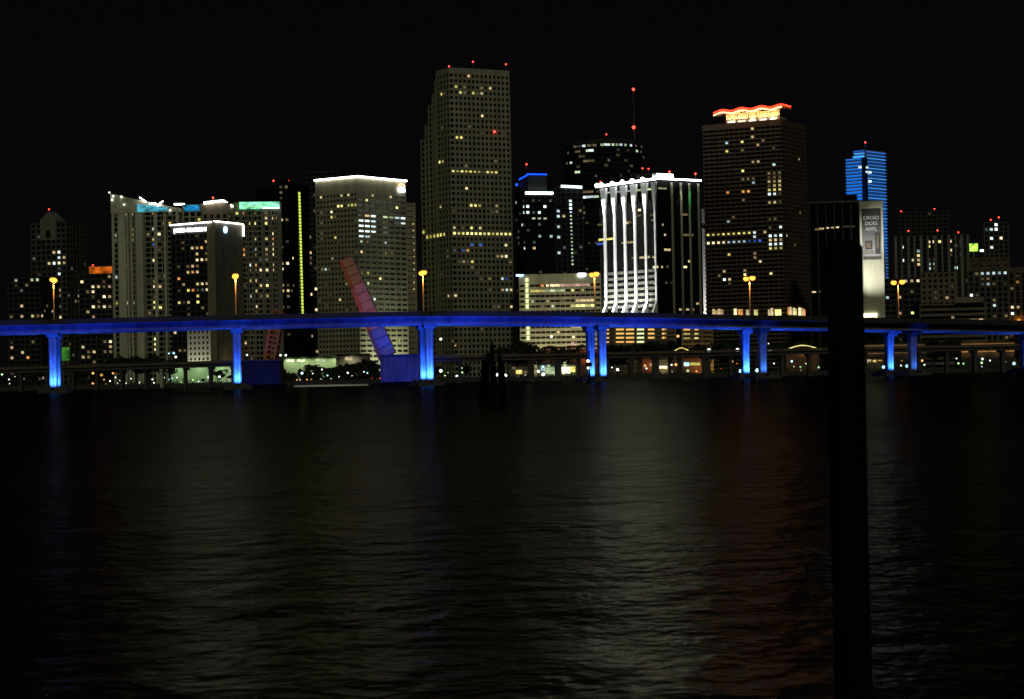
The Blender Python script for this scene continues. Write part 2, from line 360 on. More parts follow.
t.lit([(44, 228, 'e'), (38, 235, 'e'), (40, 235, 'w'), (45.5, 234, 'k'), (52, 253, 'w'), (59, 253, 'C'), (63, 255, 'w'), (47.5, 263, 'w'), (53, 263, 'C'), (59, 263, 'W'), (64, 263, 'w'), (58.5, 260, 'c'), (60, 272, 'C'), (59, 269, 'e'), (32, 259, 'e'), (73, 267, 'e')])
t.lit([(60, 291, 'w'), (60, 295, 'd'), (70, 297, 'e'), (78, 297, 'w'), (79, 301, 'd'), (61, 307, 'd'), (60.5, 315, 'W'), (41, 351, 'd'), (46, 354, 'w'), (50, 354, 'W'), (44, 340, 'w')])
t.rnd(26, 'kkdde', (0, .75)); t.beac((49, 210))
t = T('apartment_block', 'dark wide apartment block below the gabled tower at far left', 'apartment block', (8, 277), (40, 277), (58, 280), 1500, 14, fh=3.6, bw=4.2, wall='dark')
t.lit([(22, 269, 'c'), (25, 267, 'e'), (14.5, 281, 'g'), (23, 289, 'e'), (20, 307, 'w'), (24, 307, 'w'), (33, 317, 'w'), (36, 316, 'd'), (40, 316, 'd'), (43, 316, 'w'), (46, 307, 'd'), (9, 315, 'd'), (13, 315, 'd'), (25, 351, 'W'), (22, 352, 'd'), (28, 356, 'o'), (33, 278, 'g'), (37, 277, 'g'), (40, 279, 'g')])
t.rnd(22, 'kkddpo'); 
t = T('apartment_tower', 'slim dark tower with orange lit crown left of the white block', 'tower', (79, 275), (112, 274), None, 1620, -10.5, fh=3.7, bw=3.9, wall='dark', depth=26)
f, p = t.at(101, 274); t.box('crown', M['beige'], p.x - 9, p.x + 8.5, 2, 14, t.H + .36, t.H + 6.2)
t.box('crown_light', E['amber'], p.x - 8.6, p.x + 8.2, 1.3, 1.9, t.H + .6, t.H + 5.6)
t.lit([(78.5, 281.7, 'W'), (93.5, 284.7, 'W'), (96.5, 284.7, 'w'), (91.5, 291.5, 'W'), (88, 291.7, 'd'), (107, 288.5, 'p'), (109, 288.5, 'p'), (106.5, 295.4, 'W'), (109, 295, 'w'), (105, 305, 'W'), (87, 309.4, 'w'), (92.7, 308.6, 'W'), (97, 309, 'd'), (111, 309, 'd'), (104, 309, 'w'), (81.5, 349.5, 'W'), (82, 358, 'w'), (95, 353.5, 'w'), (108, 353, 'd'), (113, 342, 'W'), (108, 346.7, 'w'), (106, 340, 'd'), (88, 354, 'd'), (94, 361, 'd'), (111, 277, 'w'), (99, 301, 'd')])
t.rnd(34, 'kkddop'); t.beac((93, 266))
g = thing('green_signboard', 'small green lit board on posts, right of leftmost bridge column', 'signboard', (W(66, 360, 1000).x, 1000, GZ))
x0 = W(61.5, 360, 1000).x - g.location.x; x1 = W(70, 360, 1000).x - g.location.x; zt = W(66, 347, 1000).z - GZ; zb = W(66, 361, 1000).z - GZ
MB().box(x0, x1, 0, .4, zb, zt).build('frame', M['steel'], g); MB().box(x0 + .2, x1 - .2, -.1, -.01, zb + .2, zt - .2).build('lit_face', E['green'], g)
MB().box(x0 + .6, x0 + .9, .1, .3, 0, zb).box(x1 - .9, x1 - .6, .1, .3, 0, zb).build('post', M['steel'], g)

# --- the white apartment complex with coloured crown
def strips(t, frac, wdt=.5, face='L', mat='stone2'):
    mb = MB()
    n = len(frac)
    for q, wd in frac:
        x = -t.WL + q * t.WL
        mb.box(x - wd / 2, x + wd / 2, -1.3, -.02, 0, t.H - .5)
    mb.build('pier', M[mat], t.root)
t = T('apartment_tower', 'pale apartment tower with sloping roof and cyan lit crown panel', 'tower', (112, 200), (178, 208), (181, 208), 1370, 6, fh=3.3, bw=3.5, sh=1.0, pw=.5, wall='stone2', crown=1.2, depth=24)
strips(t, [(.015, 1.6), (.15, 5.0), (.235, 1.2), (.29, 1.6), (.42, 5.5), (.475, 1), (.66, 2.2), (.80, 1.4), (.99, 1.8)], mat='stone')
zl = [W(px, py, 1370).z - GZ for px, py in ((110, 193), (132, 198), (160, 204), (178, 208))]
xs = [-t.WL - .5, -t.WL * .70, -t.WL * .28, .5]; yy = -1.6; par = MB(); zb = t.H - 2.5
for i in range(3):
    par.hexa([(xs[i], yy, zb), (xs[i + 1], yy, zb), (xs[i + 1], 8, zb), (xs[i], 8, zb), (xs[i], yy, zl[i]), (xs[i + 1], yy, zl[i + 1]), (xs[i + 1], 8, zl[i + 1]), (xs[i], 8, zl[i])])
par.build('parapet', M['stone'], t.root)
f, p0 = t.at(138, 204); f, p1 = t.at(168, 207)
MB().hexa([(p0.x, -1.9, t.H - 1.9), (p1.x, -1.9, t.H - 1.9), (p1.x, -1.62, t.H - 1.9), (p0.x, -1.62, t.H - 1.9), (p0.x, -1.9, t.H + 3.0), (p1.x, -1.9, t.H + .6), (p1.x, -1.62, t.H + .6), (p0.x, -1.62, t.H + 3.0)]).build('crown_light', E['cyan'], t.root)
t.bar('tube_light', E['white'], (140.5, 197.6), (147, 202), .35, 2.4); t.bar('tube_light', E['whiteb'], (150, 204), (157, 203.4), .5, 2.4); t.bar('tube_light', E['white'], (158, 206), (164, 201.5), .45, 2.4); t.bar('tube_light', E['white'], (175.5, 204.5), (180.5, 204.3), .55, 2.4)
for q in ((110.3, 192.8), (114, 196.5), (113, 200), (122.3, 196.8), (125, 204.8), (171, 210.5)):
    f, p = t.at(*q, out=2.1); MB().ball(p, .6).build('lamp', E['lampw'], t.root)
t.lit([(125.3, 215.4, 'Y'), (129.3, 215.4, 'Y'), (133.7, 215, 'y'), (138, 220.3, 'C'), (151, 211, 'o'), (151, 215.7, 'y'), (152, 228.3, 'C'), (156.5, 232, 'W'), (162.5, 224, 'W'), (168, 224.5, 'y'), (116.3, 236.5, 'g'), (130, 237.4, 'y'), (130, 231.5, 'y'), (117, 242, 'e'), (126, 241, 'e'), (130, 242, 'g'), (139.7, 240, 'o'), (153, 237.4, 'w'), (151.5, 243.5, 'b'), (140, 252, 'W'), (163, 244.6, 'd'), (110.5, 215, 'k')])
t.lit([(152.8, 260.5, 'W'), (126.4, 264.6, 'd'), (141, 280.7, 'o'), (165, 273.4, 'c'), (153.4, 281, 'd'), (153.4, 288.7, 'W'), (158.6, 289, 'w'), (140.7, 289, 'w'), (136.7, 297, 'W'), (141.4, 297.5, 'w'), (154.3, 301, 'Y'), (118.8, 305, 'y'), (128, 305, 'W'), (132, 305, 'W'), (159.5, 305, 'Y'), (141.6, 309, 'w'), (154.5, 309, 'Y'), (118.3, 277.5, 'c'), (154, 337, 'W'), (158, 337, 'o'), (155, 345, 'Y'), (157, 349, 'W'), (120, 338, 'c'), (154.3, 297, 'd')])
t.rnd(60, 'kkkdde')
t = T('apartment_tower', 'pale apartment tower with blue crown, above the bright hotel sign', 'tower', (183, 206), (202, 204.5), None, 1374, -8, fh=3.3, bw=4.5, sh=.8, pw=1.2, wall='stone2', crown=4.5, depth=26)
f, p0 = t.at(184, 205); f, p1 = t.at(199, 203); t.box('crown_light', E['cyanb'], p0.x, p1.x, -.9, -.65, t.H - 4.2, t.H - .3)
t.lit([(196, 221.5, 'y'), (171, 210, 'w')]); t.rnd(8, 'dkek', (.6, 1))
t = T('apartment_tower', 'pale tower shaft topped by a bright kinked light tube', 'tower', (202.2, 203.5), (228, 203), (234, 206), 1368, 12, fh=3.3, bw=4.4, sh=.9, pw=2.2, wall='tan', crown=6.5, depth=26)
t.bar('tube_light', E['white'], (204.5, 203), (224, 200.8), .7, 1.0); t.bar('tube_light', E['white'], (224, 200.8), (231, 206.5), .55, 1.2); t.beac((213, 198.5)); t.rnd(8, 'kkdd', (.5, 1))
t = T('apartment_tower', 'pale apartment tower with mint green lit crown band', 'tower', (234, 206), (280, 202), None, 1372, -6.5, fh=3.3, bw=3.6, sh=1.0, pw=.5, wall='stone2', crown=5.2, depth=30)
strips(t, [(.16, 1.3), (.30, 1), (.42, 1), (.62, 2.6), (.8, 1.4), (.97, 3.2)], mat='conc')
f, p0 = t.at(239.5, 205); f, p1 = t.at(279.3, 205); t.box('crown_light', E['mint'], p0.x, p1.x, -1.8, -1.4, t.H - 4.3, t.H + .1)
f, p0 = t.at(243, 205); f, p1 = t.at(262, 205); t.box('tube_light', E['lampg'], p0.x, p1.x, -2.2, -1.9, t.H - 3.0, t.H - 2.5)
f, p0 = t.at(262, 205); f, p1 = t.at(279.3, 205); t.box('tube_light', E['whiteb'], p0.x, p1.x, -2.3, -1.9, t.H - 4.2, t.H - 3.6)
t.lit([(234.5, 211.6, 'Y'), (238.5, 211, 'w'), (244.5, 211.4, 'o'), (253.9, 212.8, 'd'), (266, 217.3, 'W'), (271, 217.5, 'w'), (265, 221.6, 'Y'), (276, 221, 'd'), (250, 224.8, 'w'), (254.8, 225.5, 'Y'), (245, 229, 'W'), (245.7, 232.7, 'y'), (254.5, 236.5, 'w'), (272.6, 233.3, 'W'), (254.5, 247, 'c'), (266, 241, 'Y'), (272, 240.7, 'o'), (272, 244.5, 'w'), (266.8, 248.6, 'w'), (272, 248.6, 'W'), (240.4, 248, 'C'), (240.4, 251.7, 'w'), (245.7, 252, 'o'), (246, 255.6, 'o'), (266, 252, 'd'), (272.6, 252.7, 'W')])
t.lit([(267, 260, 'd'), (255.7, 263.8, 'o'), (240.2, 263.5, 'w'), (246.7, 267.6, 'C'), (262.4, 267.6, 'W'), (267, 267.6, 'W'), (273, 267.6, 'w'), (273, 264, 'w'), (256.5, 271, 'd'), (256, 278.5, 'W'), (247, 282.8, 'y'), (246.7, 286.7, 'd'), (267, 279.5, 'e'), (262.7, 287.5, 'w'), (267.4, 287.3, 'Y'), (247.7, 294.3, 'c'), (247.3, 298, 'Y'), (263, 294, 'd'), (267.8, 294.5, 'w'), (263.3, 298.4, 'W'), (257.2, 306.3, 'W'), (270, 337, 'y'), (246, 345, 'w')])
t.rnd(60, 'kkkddwe')

# --- hotel in front: dark window face and plain stone face
t = T('hotel_tower', 'dark hotel tower with bright name sign and warm dotted windows', 'hotel', (171, 225), (213, 221.5), (240.5, 224), 1230, 24, fh=3.45, bw=3.0, sh=.9, pw=.7, wall='dark', crown=6, e=.3)
H = t.H
MB().box(.32, 1.0, -.9, t.WR + .8, 0, H + .36).box(-3.4, .3, -1.4, -.36, 0, H + .36).build('stone_flank', M['dim'], t.root)
MB().box(-3.42, 2.0, -1.45, -1.405, 0, H).build('corner_pier', M['tan'], t.root)
t.bar('light_tube', E['white'], (171.5, 225.5), (213, 222), .33, 1.8)
MB().tube((1.6, -1.5, H + .1), (1.6, t.WR, H + .1), .33).tube((1.7, t.WR + .3, H), (1.7, t.WR + .5, H - 7), .35).build('light_tube', E['white'], t.root)
def text(name, body, size, mat, parent, loc, rot, depth=.1, align='CENTER', sx=1):
    c = bpy.data.curves.new(name, 'FONT'); c.body = body; c.size = size; c.extrude = depth; c.align_x = align; c.align_y = 'CENTER'
    o = bpy.data.objects.new(name, c); COL.objects.link(o); dg = bpy.context.evaluated_depsgraph_get(); m = bpy.data.meshes.new_from_object(o.evaluated_get(dg))
    COL.objects.unlink(o); m.materials.clear(); m.materials.append(mat); q = bpy.data.objects.new(name, m); COL.objects.link(q)
    q.parent = parent; q.location = loc; q.rotation_euler = rot; q.scale = (sx, 1, 1); return q
f, pa = t.at(174.5, 230); f, pb = t.at(211.5, 228); s = text('sign_letters', '( INTER-CONTINENTAL', 3.3, E['signw'], t.root, ((pa.x + pb.x) / 2, -.8, H - 4.3), (R(90), 0, 0), .25)
wd = s.dimensions.x; s.scale = ((pb.x - pa.x) / wd, 1, 1)
f, pa = t.at(223.5, 230); mb = MB(); mb.tube((1.05, pa.y, H - 4.2), (1.6, pa.y, H - 4.2), 1.9, n=20); mb.build('round_logo_sign', E['signb'], t.root)
t.lit([(196.7, 253.5, 'w'), (197, 257.6, 'W'), (202.6, 257, 'W'), (208.4, 257, 'w'), (212, 260.5, 'w'), (186, 265.6, 'd'), (177.7, 269.7, 'd'), (191.7, 269, 'w'), (197.3, 268.8, 'd'), (187.7, 273.7, 'Y'), (192, 273.7, 'o'), (197.9, 273, 'W'), (211, 276, 'w'), (177.3, 277.8, 'o'), (182, 281.6, 'w'), (198, 281, 'Y'), (203, 280.7, 'w'), (197.3, 284.3, 'w'), (207.6, 284, 'w'), (209, 288, 'W'), (211.5, 287.7, 'w'), (188, 289, 'y'), (193, 288.7, 'o'), (188, 293, 'Y'), (204, 291.8, 'e'), (198.5, 296.5, 'y'), (211.5, 295.7, 'W'), (211, 299, 'd'), (178, 304.7, 'Y'), (188.8, 304.3, 'w'), (198.7, 304, 'Y'), (203.4, 307.4, 'd'), (187.3, 311.5, 'd'), (207.3, 241, 'w'), (211, 240.4, 'w'), (192.6, 245.9, 'w'), (196.7, 245.9, 'w'), (202, 245, 'o'), (196.4, 253.6, 'w'), (208, 253, 'd'), (182, 242, 'd'), (182, 247, 'd'), (184, 329, 'W'), (174.5, 333, 'w'), (188, 338, 'o'), (178, 350, 'd'), (183.5, 350, 'd')])
t.rnd(40, 'kkkkdo')
# floodlit lattice base
f, pa = t.at(192, 350); f, pb = t.at(217, 350); x0, x1 = pa.x, -1.5
bz = W(203, 327, 1228).z - GZ; lb = MB(); wn = 5; cw = (x1 - x0) / wn; fz = 3.05; nz = int(bz / fz)
for k in range(nz + 1): lb.box(x0, x1, -3.6, -3.0, max(0, k * fz - .75), k * fz + .75)
for i in range(wn + 1): lb.box(x0 + i * cw - .7, x0 + i * cw + .7, -3.65, -2.9, 0, nz * fz + .7)
lb.build('lattice_base', M['white'], t.root); t.box('base_glass', M['glass'], x0, x1, -2.8, -1.45, 0, nz * fz)
lamp('base_floodlight', 'SPOT', (x0 + cw * 2.3, -5.2, 1), 26000, (1, .95, .6), (x0 + cw * 2.3, -3.4, 12), .4, t.root, 150, .8)
lamp('flank_floodlight', 'SPOT', (5.5, t.WR * .35, 1), 5000, (1, .8, .35), (.5, t.WR * .45, 9), .4, t.root, 120, .8)

# --- dark towers between the complex and the bank tower
t = T('office_tower', 'dark tower with a vertical yellow-green light string', 'tower', (256, 184), (289, 184), (308, 184), 1520, 10, fh=3.9, bw=4.2, wall='black', sh=1.2, glass='glass', e=.3)
t.box('upper_block', M['black'], -t.WL * .42, 0, 2, t.WR, t.H + .4, t.H + 2.5)
for j in range(40):
    px = 298.6 + 3.4 * j / 37; py = 193.4 + 3.25 * j
    f, p = t.at(px, py, .55); o = bpy.data.objects.new('window', unit(E['l'])); COL.objects.link(o); o.parent = t.root; o.location = p
    o.scale = (.3, 3.9 / math.sin(t.a + .13) * .33, 1.75) if f == 'R' else (2.6, .3, 1.75)
    o['label'] = 'yellow-green stair window'
t.lit([(283, 186, 'd'), (286, 186, 'd'), (281.4, 190, 'd'), (282.6, 217, 'w'), (281.5, 219, 'w'), (289, 219.8, 'd'), (287.3, 243, 'e'), (283.8, 260.8, 'w'), (288.3, 260.8, 'W'), (293, 260.8, 'W'), (283.8, 266.4, 'W'), (285, 287, 'w'), (293.9, 287, 'd'), (285, 293, 'w'), (288, 293, 'w'), (292, 293, 'd'), (282, 197, 'k')])
t.rnd(36, 'kkkdd', (0, .8), 'L'); t.beac((273.5, 181.5), (301, 181.5))
t = T('office_tower', 'dark glass tower glimpsed behind the white-edged bank tower', 'tower', (306, 171), (338, 171), (345, 173), 1650, 10, fh=4, bw=4.2, wall='dark', e=.3)
t.lit([(307.8, 250.3, 'w'), (309, 251, 'W'), (311, 254, 'w'), (308.4, 260.8, 'd'), (317.8, 287.7, 'W'), (313, 291.6, 'W'), (309.6, 292.8, 'w'), (317.8, 310, 'W'), (310, 236, 'd'), (313, 338, 'w'), (320, 346, 'W'), (318, 350, 'w'), (312, 334, 'W')])
t.rnd(26, 'kkdd')

# --- bank tower with white roof line
t = T('office_tower', 'grey bank tower with white lit roof line and corner logo', 'tower', (316, 184), (357, 176.5), (405, 178), 1290, 37, nL=12, nR=8, fh=3.15, bw=3.4, sh=1.75, pw=1.0, wall='stone2', crown=9, e=.35)
H = t.H
MB().tube((-t.WL - .6, -.9, H), (.9, -.9, H), .45).build('roof_light', E['white'], t.root)
MB().tube((1.0, -.8, H), (1.0, t.WR + .5, H), .45).build('roof_light', E['white'], t.root)
f, pa = t.at(396, 186); f, pb = t.at(404, 186)
ly = (pa.y + pb.y) / 2
text('logo_letters', 'citi', 5.6, E['signw'], t.root, (1.2, ly, H - 5.4), (R(90), 0, R(90)), .3)
arc = MB()
for i in range(8):
    a, b = math.pi * (.15 + .7 * i / 8), math.pi * (.15 + .7 * (i + 1) / 8)
    arc.tube((1.3, ly + 3.2 * math.cos(a), H - 4.6 + 2.4 * math.sin(a)), (1.3, ly + 3.2 * math.cos(b), H - 4.6 + 2.4 * math.sin(b)), .3, n=6)
arc.build('logo_arc', E['neonw'], t.root)
for (ys, ls) in ((216, 'wgCggcC'), (221.2, 'CCcd ec'), (226.8, 'CCCe'), (232, 'CCCe'), (237.3, 'Cc'), ):
    for xx, c in zip((363.9, 369, 376, 382.6, 389, 395.5, 402), ls):
        if c != ' ': t.lit([(xx, ys, c)], wf=2.4, hf=.8)
t.lit([(339.3, 207.8, 'Y'), (343.4, 206.9, 'Y'), (347.5, 206.3, 'y'), (351, 206.3, 'Y'), (355, 206.3, 'y'), (331.6, 214.5, 'W'), (323, 214.6, 'd'), (332, 219, 'y'), (335, 218.6, 'd'), (321.7, 221, 'd'), (367.4, 199.8, 'W'), (375, 194.3, 'w'), (389.6, 194.6, 'W'), (400, 194.6, 'W'), (394.3, 206, 'Y'), (399, 206, 'd'), (322.6, 199.3, 'w'), (343.4, 196.3, 'w'), (347, 195, 'w'), (336.7, 235, 'y'), (323, 232, 'd')])
t.lit([(384.4, 242.3, 'c'), (369.8, 243, 'd'), (363, 243, 'g'), (363, 253.5, 'W'), (383, 253.8, 'd'), (391.5, 254, 'd'), (332.3, 261, 'w'), (324.9, 268, 'c'), (369.8, 275, 'y'), (363, 275, 'd'), (378.6, 280.4, 'Y'), (371, 286, 'g'), (372, 301.5, 'C'), (376.8, 307, 'C'), (341, 297.8, 'w'), (371, 296, 'e'), (398, 339, 'y')])
t.rnd(30, 'dkkk')
lamp('facade_floodlight', 'SPOT', (22, t.WR * .5, 2), 42000, (.95, 1, .7), (0, t.WR * .5, 16), 1, t.root, 120, 1)
t2 = T('office_annex', 'narrow plain stone annex on the right of the bank tower', 'office annex', (404, 204), (414.5, 203), None, 1400, -3, fh=3.6, bw=8, sh=3.0, pw=2.0, wall='tan', depth=20)
for j in range(11):
    px = 413.2 + .2 * j; f, p = t2.at(min(414, px), 224 + 6.5 * j, .5); MB().box(p.x - .35, p.x + .35, -.75, -.5, p.z - .35, p.z + .35).build('wall_lamp', E['w' if j else 'y'], t2.root)

# --- tallest tower, stepped on its left
# the wide face is the right one here (rotation 73 degrees), the stepped side is the narrow left one
t = T('office_tower', 'tallest stone tower, its left shoulder stepped down in notches', 'tower', (436.5, 69), (449, 67.5), (508.5, 65), 1500, 62, fh=3.93, bw=3.35, sh=1.75, pw=1.4, nL=4, wall='stone2', e=.5, crown=3.2)
big = t
C0 = Vector(t.C)
uL = Vector((-math.cos(t.a), math.sin(t.a))); sy0 = 1.0
prevx = -t.WL
for px, py in ((433.6, 81), (431, 94), (427.2, 105.5), (424, 125.5), (419.7, 140)):
    tt = az(px, py); L = (tt * C0.y - C0.x) / (uL.x - tt * uL.y); zt = W(px, py, 1500 + L * math.sin(t.a)).z - GZ
    x0 = -L; x1 = prevx - .55; nf = round(zt / t.fh); nb = max(1, round((x1 - x0) / t.pL)); sw = MB()
    core = MB().box(x0 + .5, x1, .9, t.WR * .8, 0, zt - .3).build('windows', M['glass'], t.root); tag(core, 'dark unlit windows of a step', kind='stuff')
    for k in range(nf + 1):
        z = k * t.fh; sw.box(x0, x1, .45, t.WR * .8, max(0, z - .78), min(zt, z + .78))
    for i in range(nb + 1):
        xx = x0 + .02 + (x1 - x0 - .04) * i / nb; sw.box(max(x0 - .02, xx - .85), min(x1, xx + .85), .41, .88, 0, zt - .02)
    for j in range(6):
        yy = .43 + j * 5; sw.box(x0 - .02, x0 + .45, yy, yy + 1.3, 0, zt - .02)
    sw.build('stepped_wing', M['stone2'], t.root); prevx = x0
t.lit([(470, 77.7, 'w'), (457.3, 88.4, 'y'), (463, 88, 'd'), (466, 88, 'w'), (482.5, 86.8, 'd'), (491, 86.6, 'w'), (443, 93.4, 'y'), (460.4, 93, 'Y'), (466, 93, 'd'), (474.3, 92.5, 'Y'), (479, 92.5, 'd'), (483.5, 92.5, 'w'), (482.8, 114.5, 'W'), (470, 126, 'd'), (458, 137.2, 'y'), (462.5, 137.2, 'y'), (493.8, 159, 'd'), (493.8, 163.5, 'w'), (464.5, 187.5, 'W'), (471.5, 204, 'Y'), (476.5, 204, 'Y'), (481, 204, 'y'), (498, 208.6, 'w'), (494.5, 209, 'd'), (439, 205.5, 'y'), (455.5, 226.4, 'w'), (464, 226.2, 'd'), (473, 226, 'Y'), (481, 226, 'w')], wf=.9)
t.lit([(434.6, 160.8, 'Y'), (438, 160.5, 'Y'), (441.5, 160.4, 'y'), (429, 163.5, 'd'), (505, 247.5, 'W'), (474, 259, 'y'), (496, 257.7, 'w'), (500.5, 257.7, 'W'), (505, 257.5, 'W'), (465.5, 253, 'o'), (447, 255, 'e'), (457.5, 264, 'd'), (465, 264, 'w'), (456, 247.5, 'e'), (464, 247.5, 'b'), (481.5, 247, 'b'), (472.5, 247, 'b'), (501, 281, 'c'), (505, 281, 'b'), (490.5, 281, 'd'), (501.5, 290.4, 'w'), (506, 290.4, 'c'), (511, 290.2, 'w'), (448.5, 293.7, 'w'), (457, 293.3, 'w'), (491, 290.7, 'd'), (480, 330, 'd'), (500.5, 305.7, 'd'), (512, 305.4, 'w')])
t.floor(470, 170.4, 'yyyydY', 0, .72, hf=.8)
t.floor(480, 231.8, 'YYy', 0, 1)
# the yellow storey carries on round the stepped side
for j in range(7):
    px = 423 + 3.6 * j; f, p = t.local(px, 234.8 - j * .25); o = bpy.data.objects.new('window', unit(E['y'])); COL.objects.link(o); o.parent = t.root
    L = p.x; o.location = (L, .38 if L < -t.WL else -.1, (t.nf and (round(p.z / t.fh - .5) + .5) * t.fh)); o.scale = (t.pL * .5, .16, 2.2)
t.beac((442, 67), (473, 62.5), (506.5, 65))
f, p = t.at(494, 132, 1.0); MB().ball(p, .8).build('beacon_lamp', E['red'], t.root)
t.rnd(26, 'dkk')

# --- dark glass towers with white bars
t = T('office_tower', 'dark glass tower with blue lights round its roof house', 'tower', (515, 193), (524.5, 191.5), (553, 186), 1420, 70, fh=3.9, bw=3.7, sh=.5, pw=.35, wall='black', glass='glass2', e=.15)
t.box('roof_house', M['dark'], -t.WL * .9, -1, 3, t.WR * .8, t.H + .36, t.H + 11)
ux = t.H
MB().tube((-.4, 2, ux + 11.5), (-.4, t.WR * .8, ux + 11.5), .5).build('roof_light', E['bluel'], t.root)
MB().tube((-t.WL * .9, 2.6, ux + 9.5), (-1, 2.6, ux + 11), .5).build('roof_light', E['bluel'], t.root)
MB().ball((-t.WL * .95, 1, ux + 6), 1).build('roof_light', E['bluel'], t.root)
MB().tube((.8, .5, ux - 1), (.8, t.WR - .5, ux - 1), .95).build('light_bar', E['whiteb'], t.root)
t.beac((526.5, 165))
t.lit([(523, 207, 'c'), (530.5, 205.5, 'C'), (527, 206, 'e'), (523, 211, 'c'), (523.3, 214.5, 'C'), (530.6, 213.7, 'C'), (527, 213, 'e'), (523, 222, 'C'), (544, 207.8, 'C'), (547.3, 207.5, 'C'), (537.8, 212.5, 'C'), (541, 213, 'b'), (551, 202.5, 'e'), (528, 232, 'd'), (542, 233.3, 'c'), (532.5, 246, 'w'), (533, 249, 'd'), (524, 250.6, 'c'), (519.5, 233.5, 'e'), (514, 203, 'c'), (534, 210, 'e'), (538.5, 226, 'e')])
t.row(531, 546, lambda x: 220.6 - (x - 531) * .13, 5, 'g', wf=1.2, hf=.7); t.row(553, 559, 239, 2, 'c'); t.rnd(40, 'kkkee')
t = T('office_tower', 'dark glass tower with a dotted light column under its white bar', 'tower', (555, 187), (582.5, 187), None, 1440, 1.5, fh=3.5, bw=3.4, sh=.55, pw=.5, wall='dark', glass='glass2', e=.2, depth=30)
t.bar('light_bar', E['whiteb'], (561, 186.3), (582, 187.3), .9, 1.0)
for j in range(18):
    f, p = t.at(570.4 + .13 * j, 201 + 3.72 * j, .5); o = bpy.data.objects.new('window', unit(E['C' if j in (0, 1, 2) else 'c'if j % 3 == 0 else 'g'])); COL.objects.link(o); o.parent = t.root; o.location = p; o.scale = (1.2 if j > 2 else 1.7, .2, 1.0 if j > 2 else 1.5)
t.lit([(551.5, 209.5, 'c'), (558, 210, 'g'), (554.5, 214, 'c'), (562.5, 217, 'w'), (554.8, 225, 'c'), (558.3, 239, 'c'), (563.5, 247, 'e'), (556, 254.5, 'c'), (580, 211, 'd')]); t.rnd(26, 'kkke')
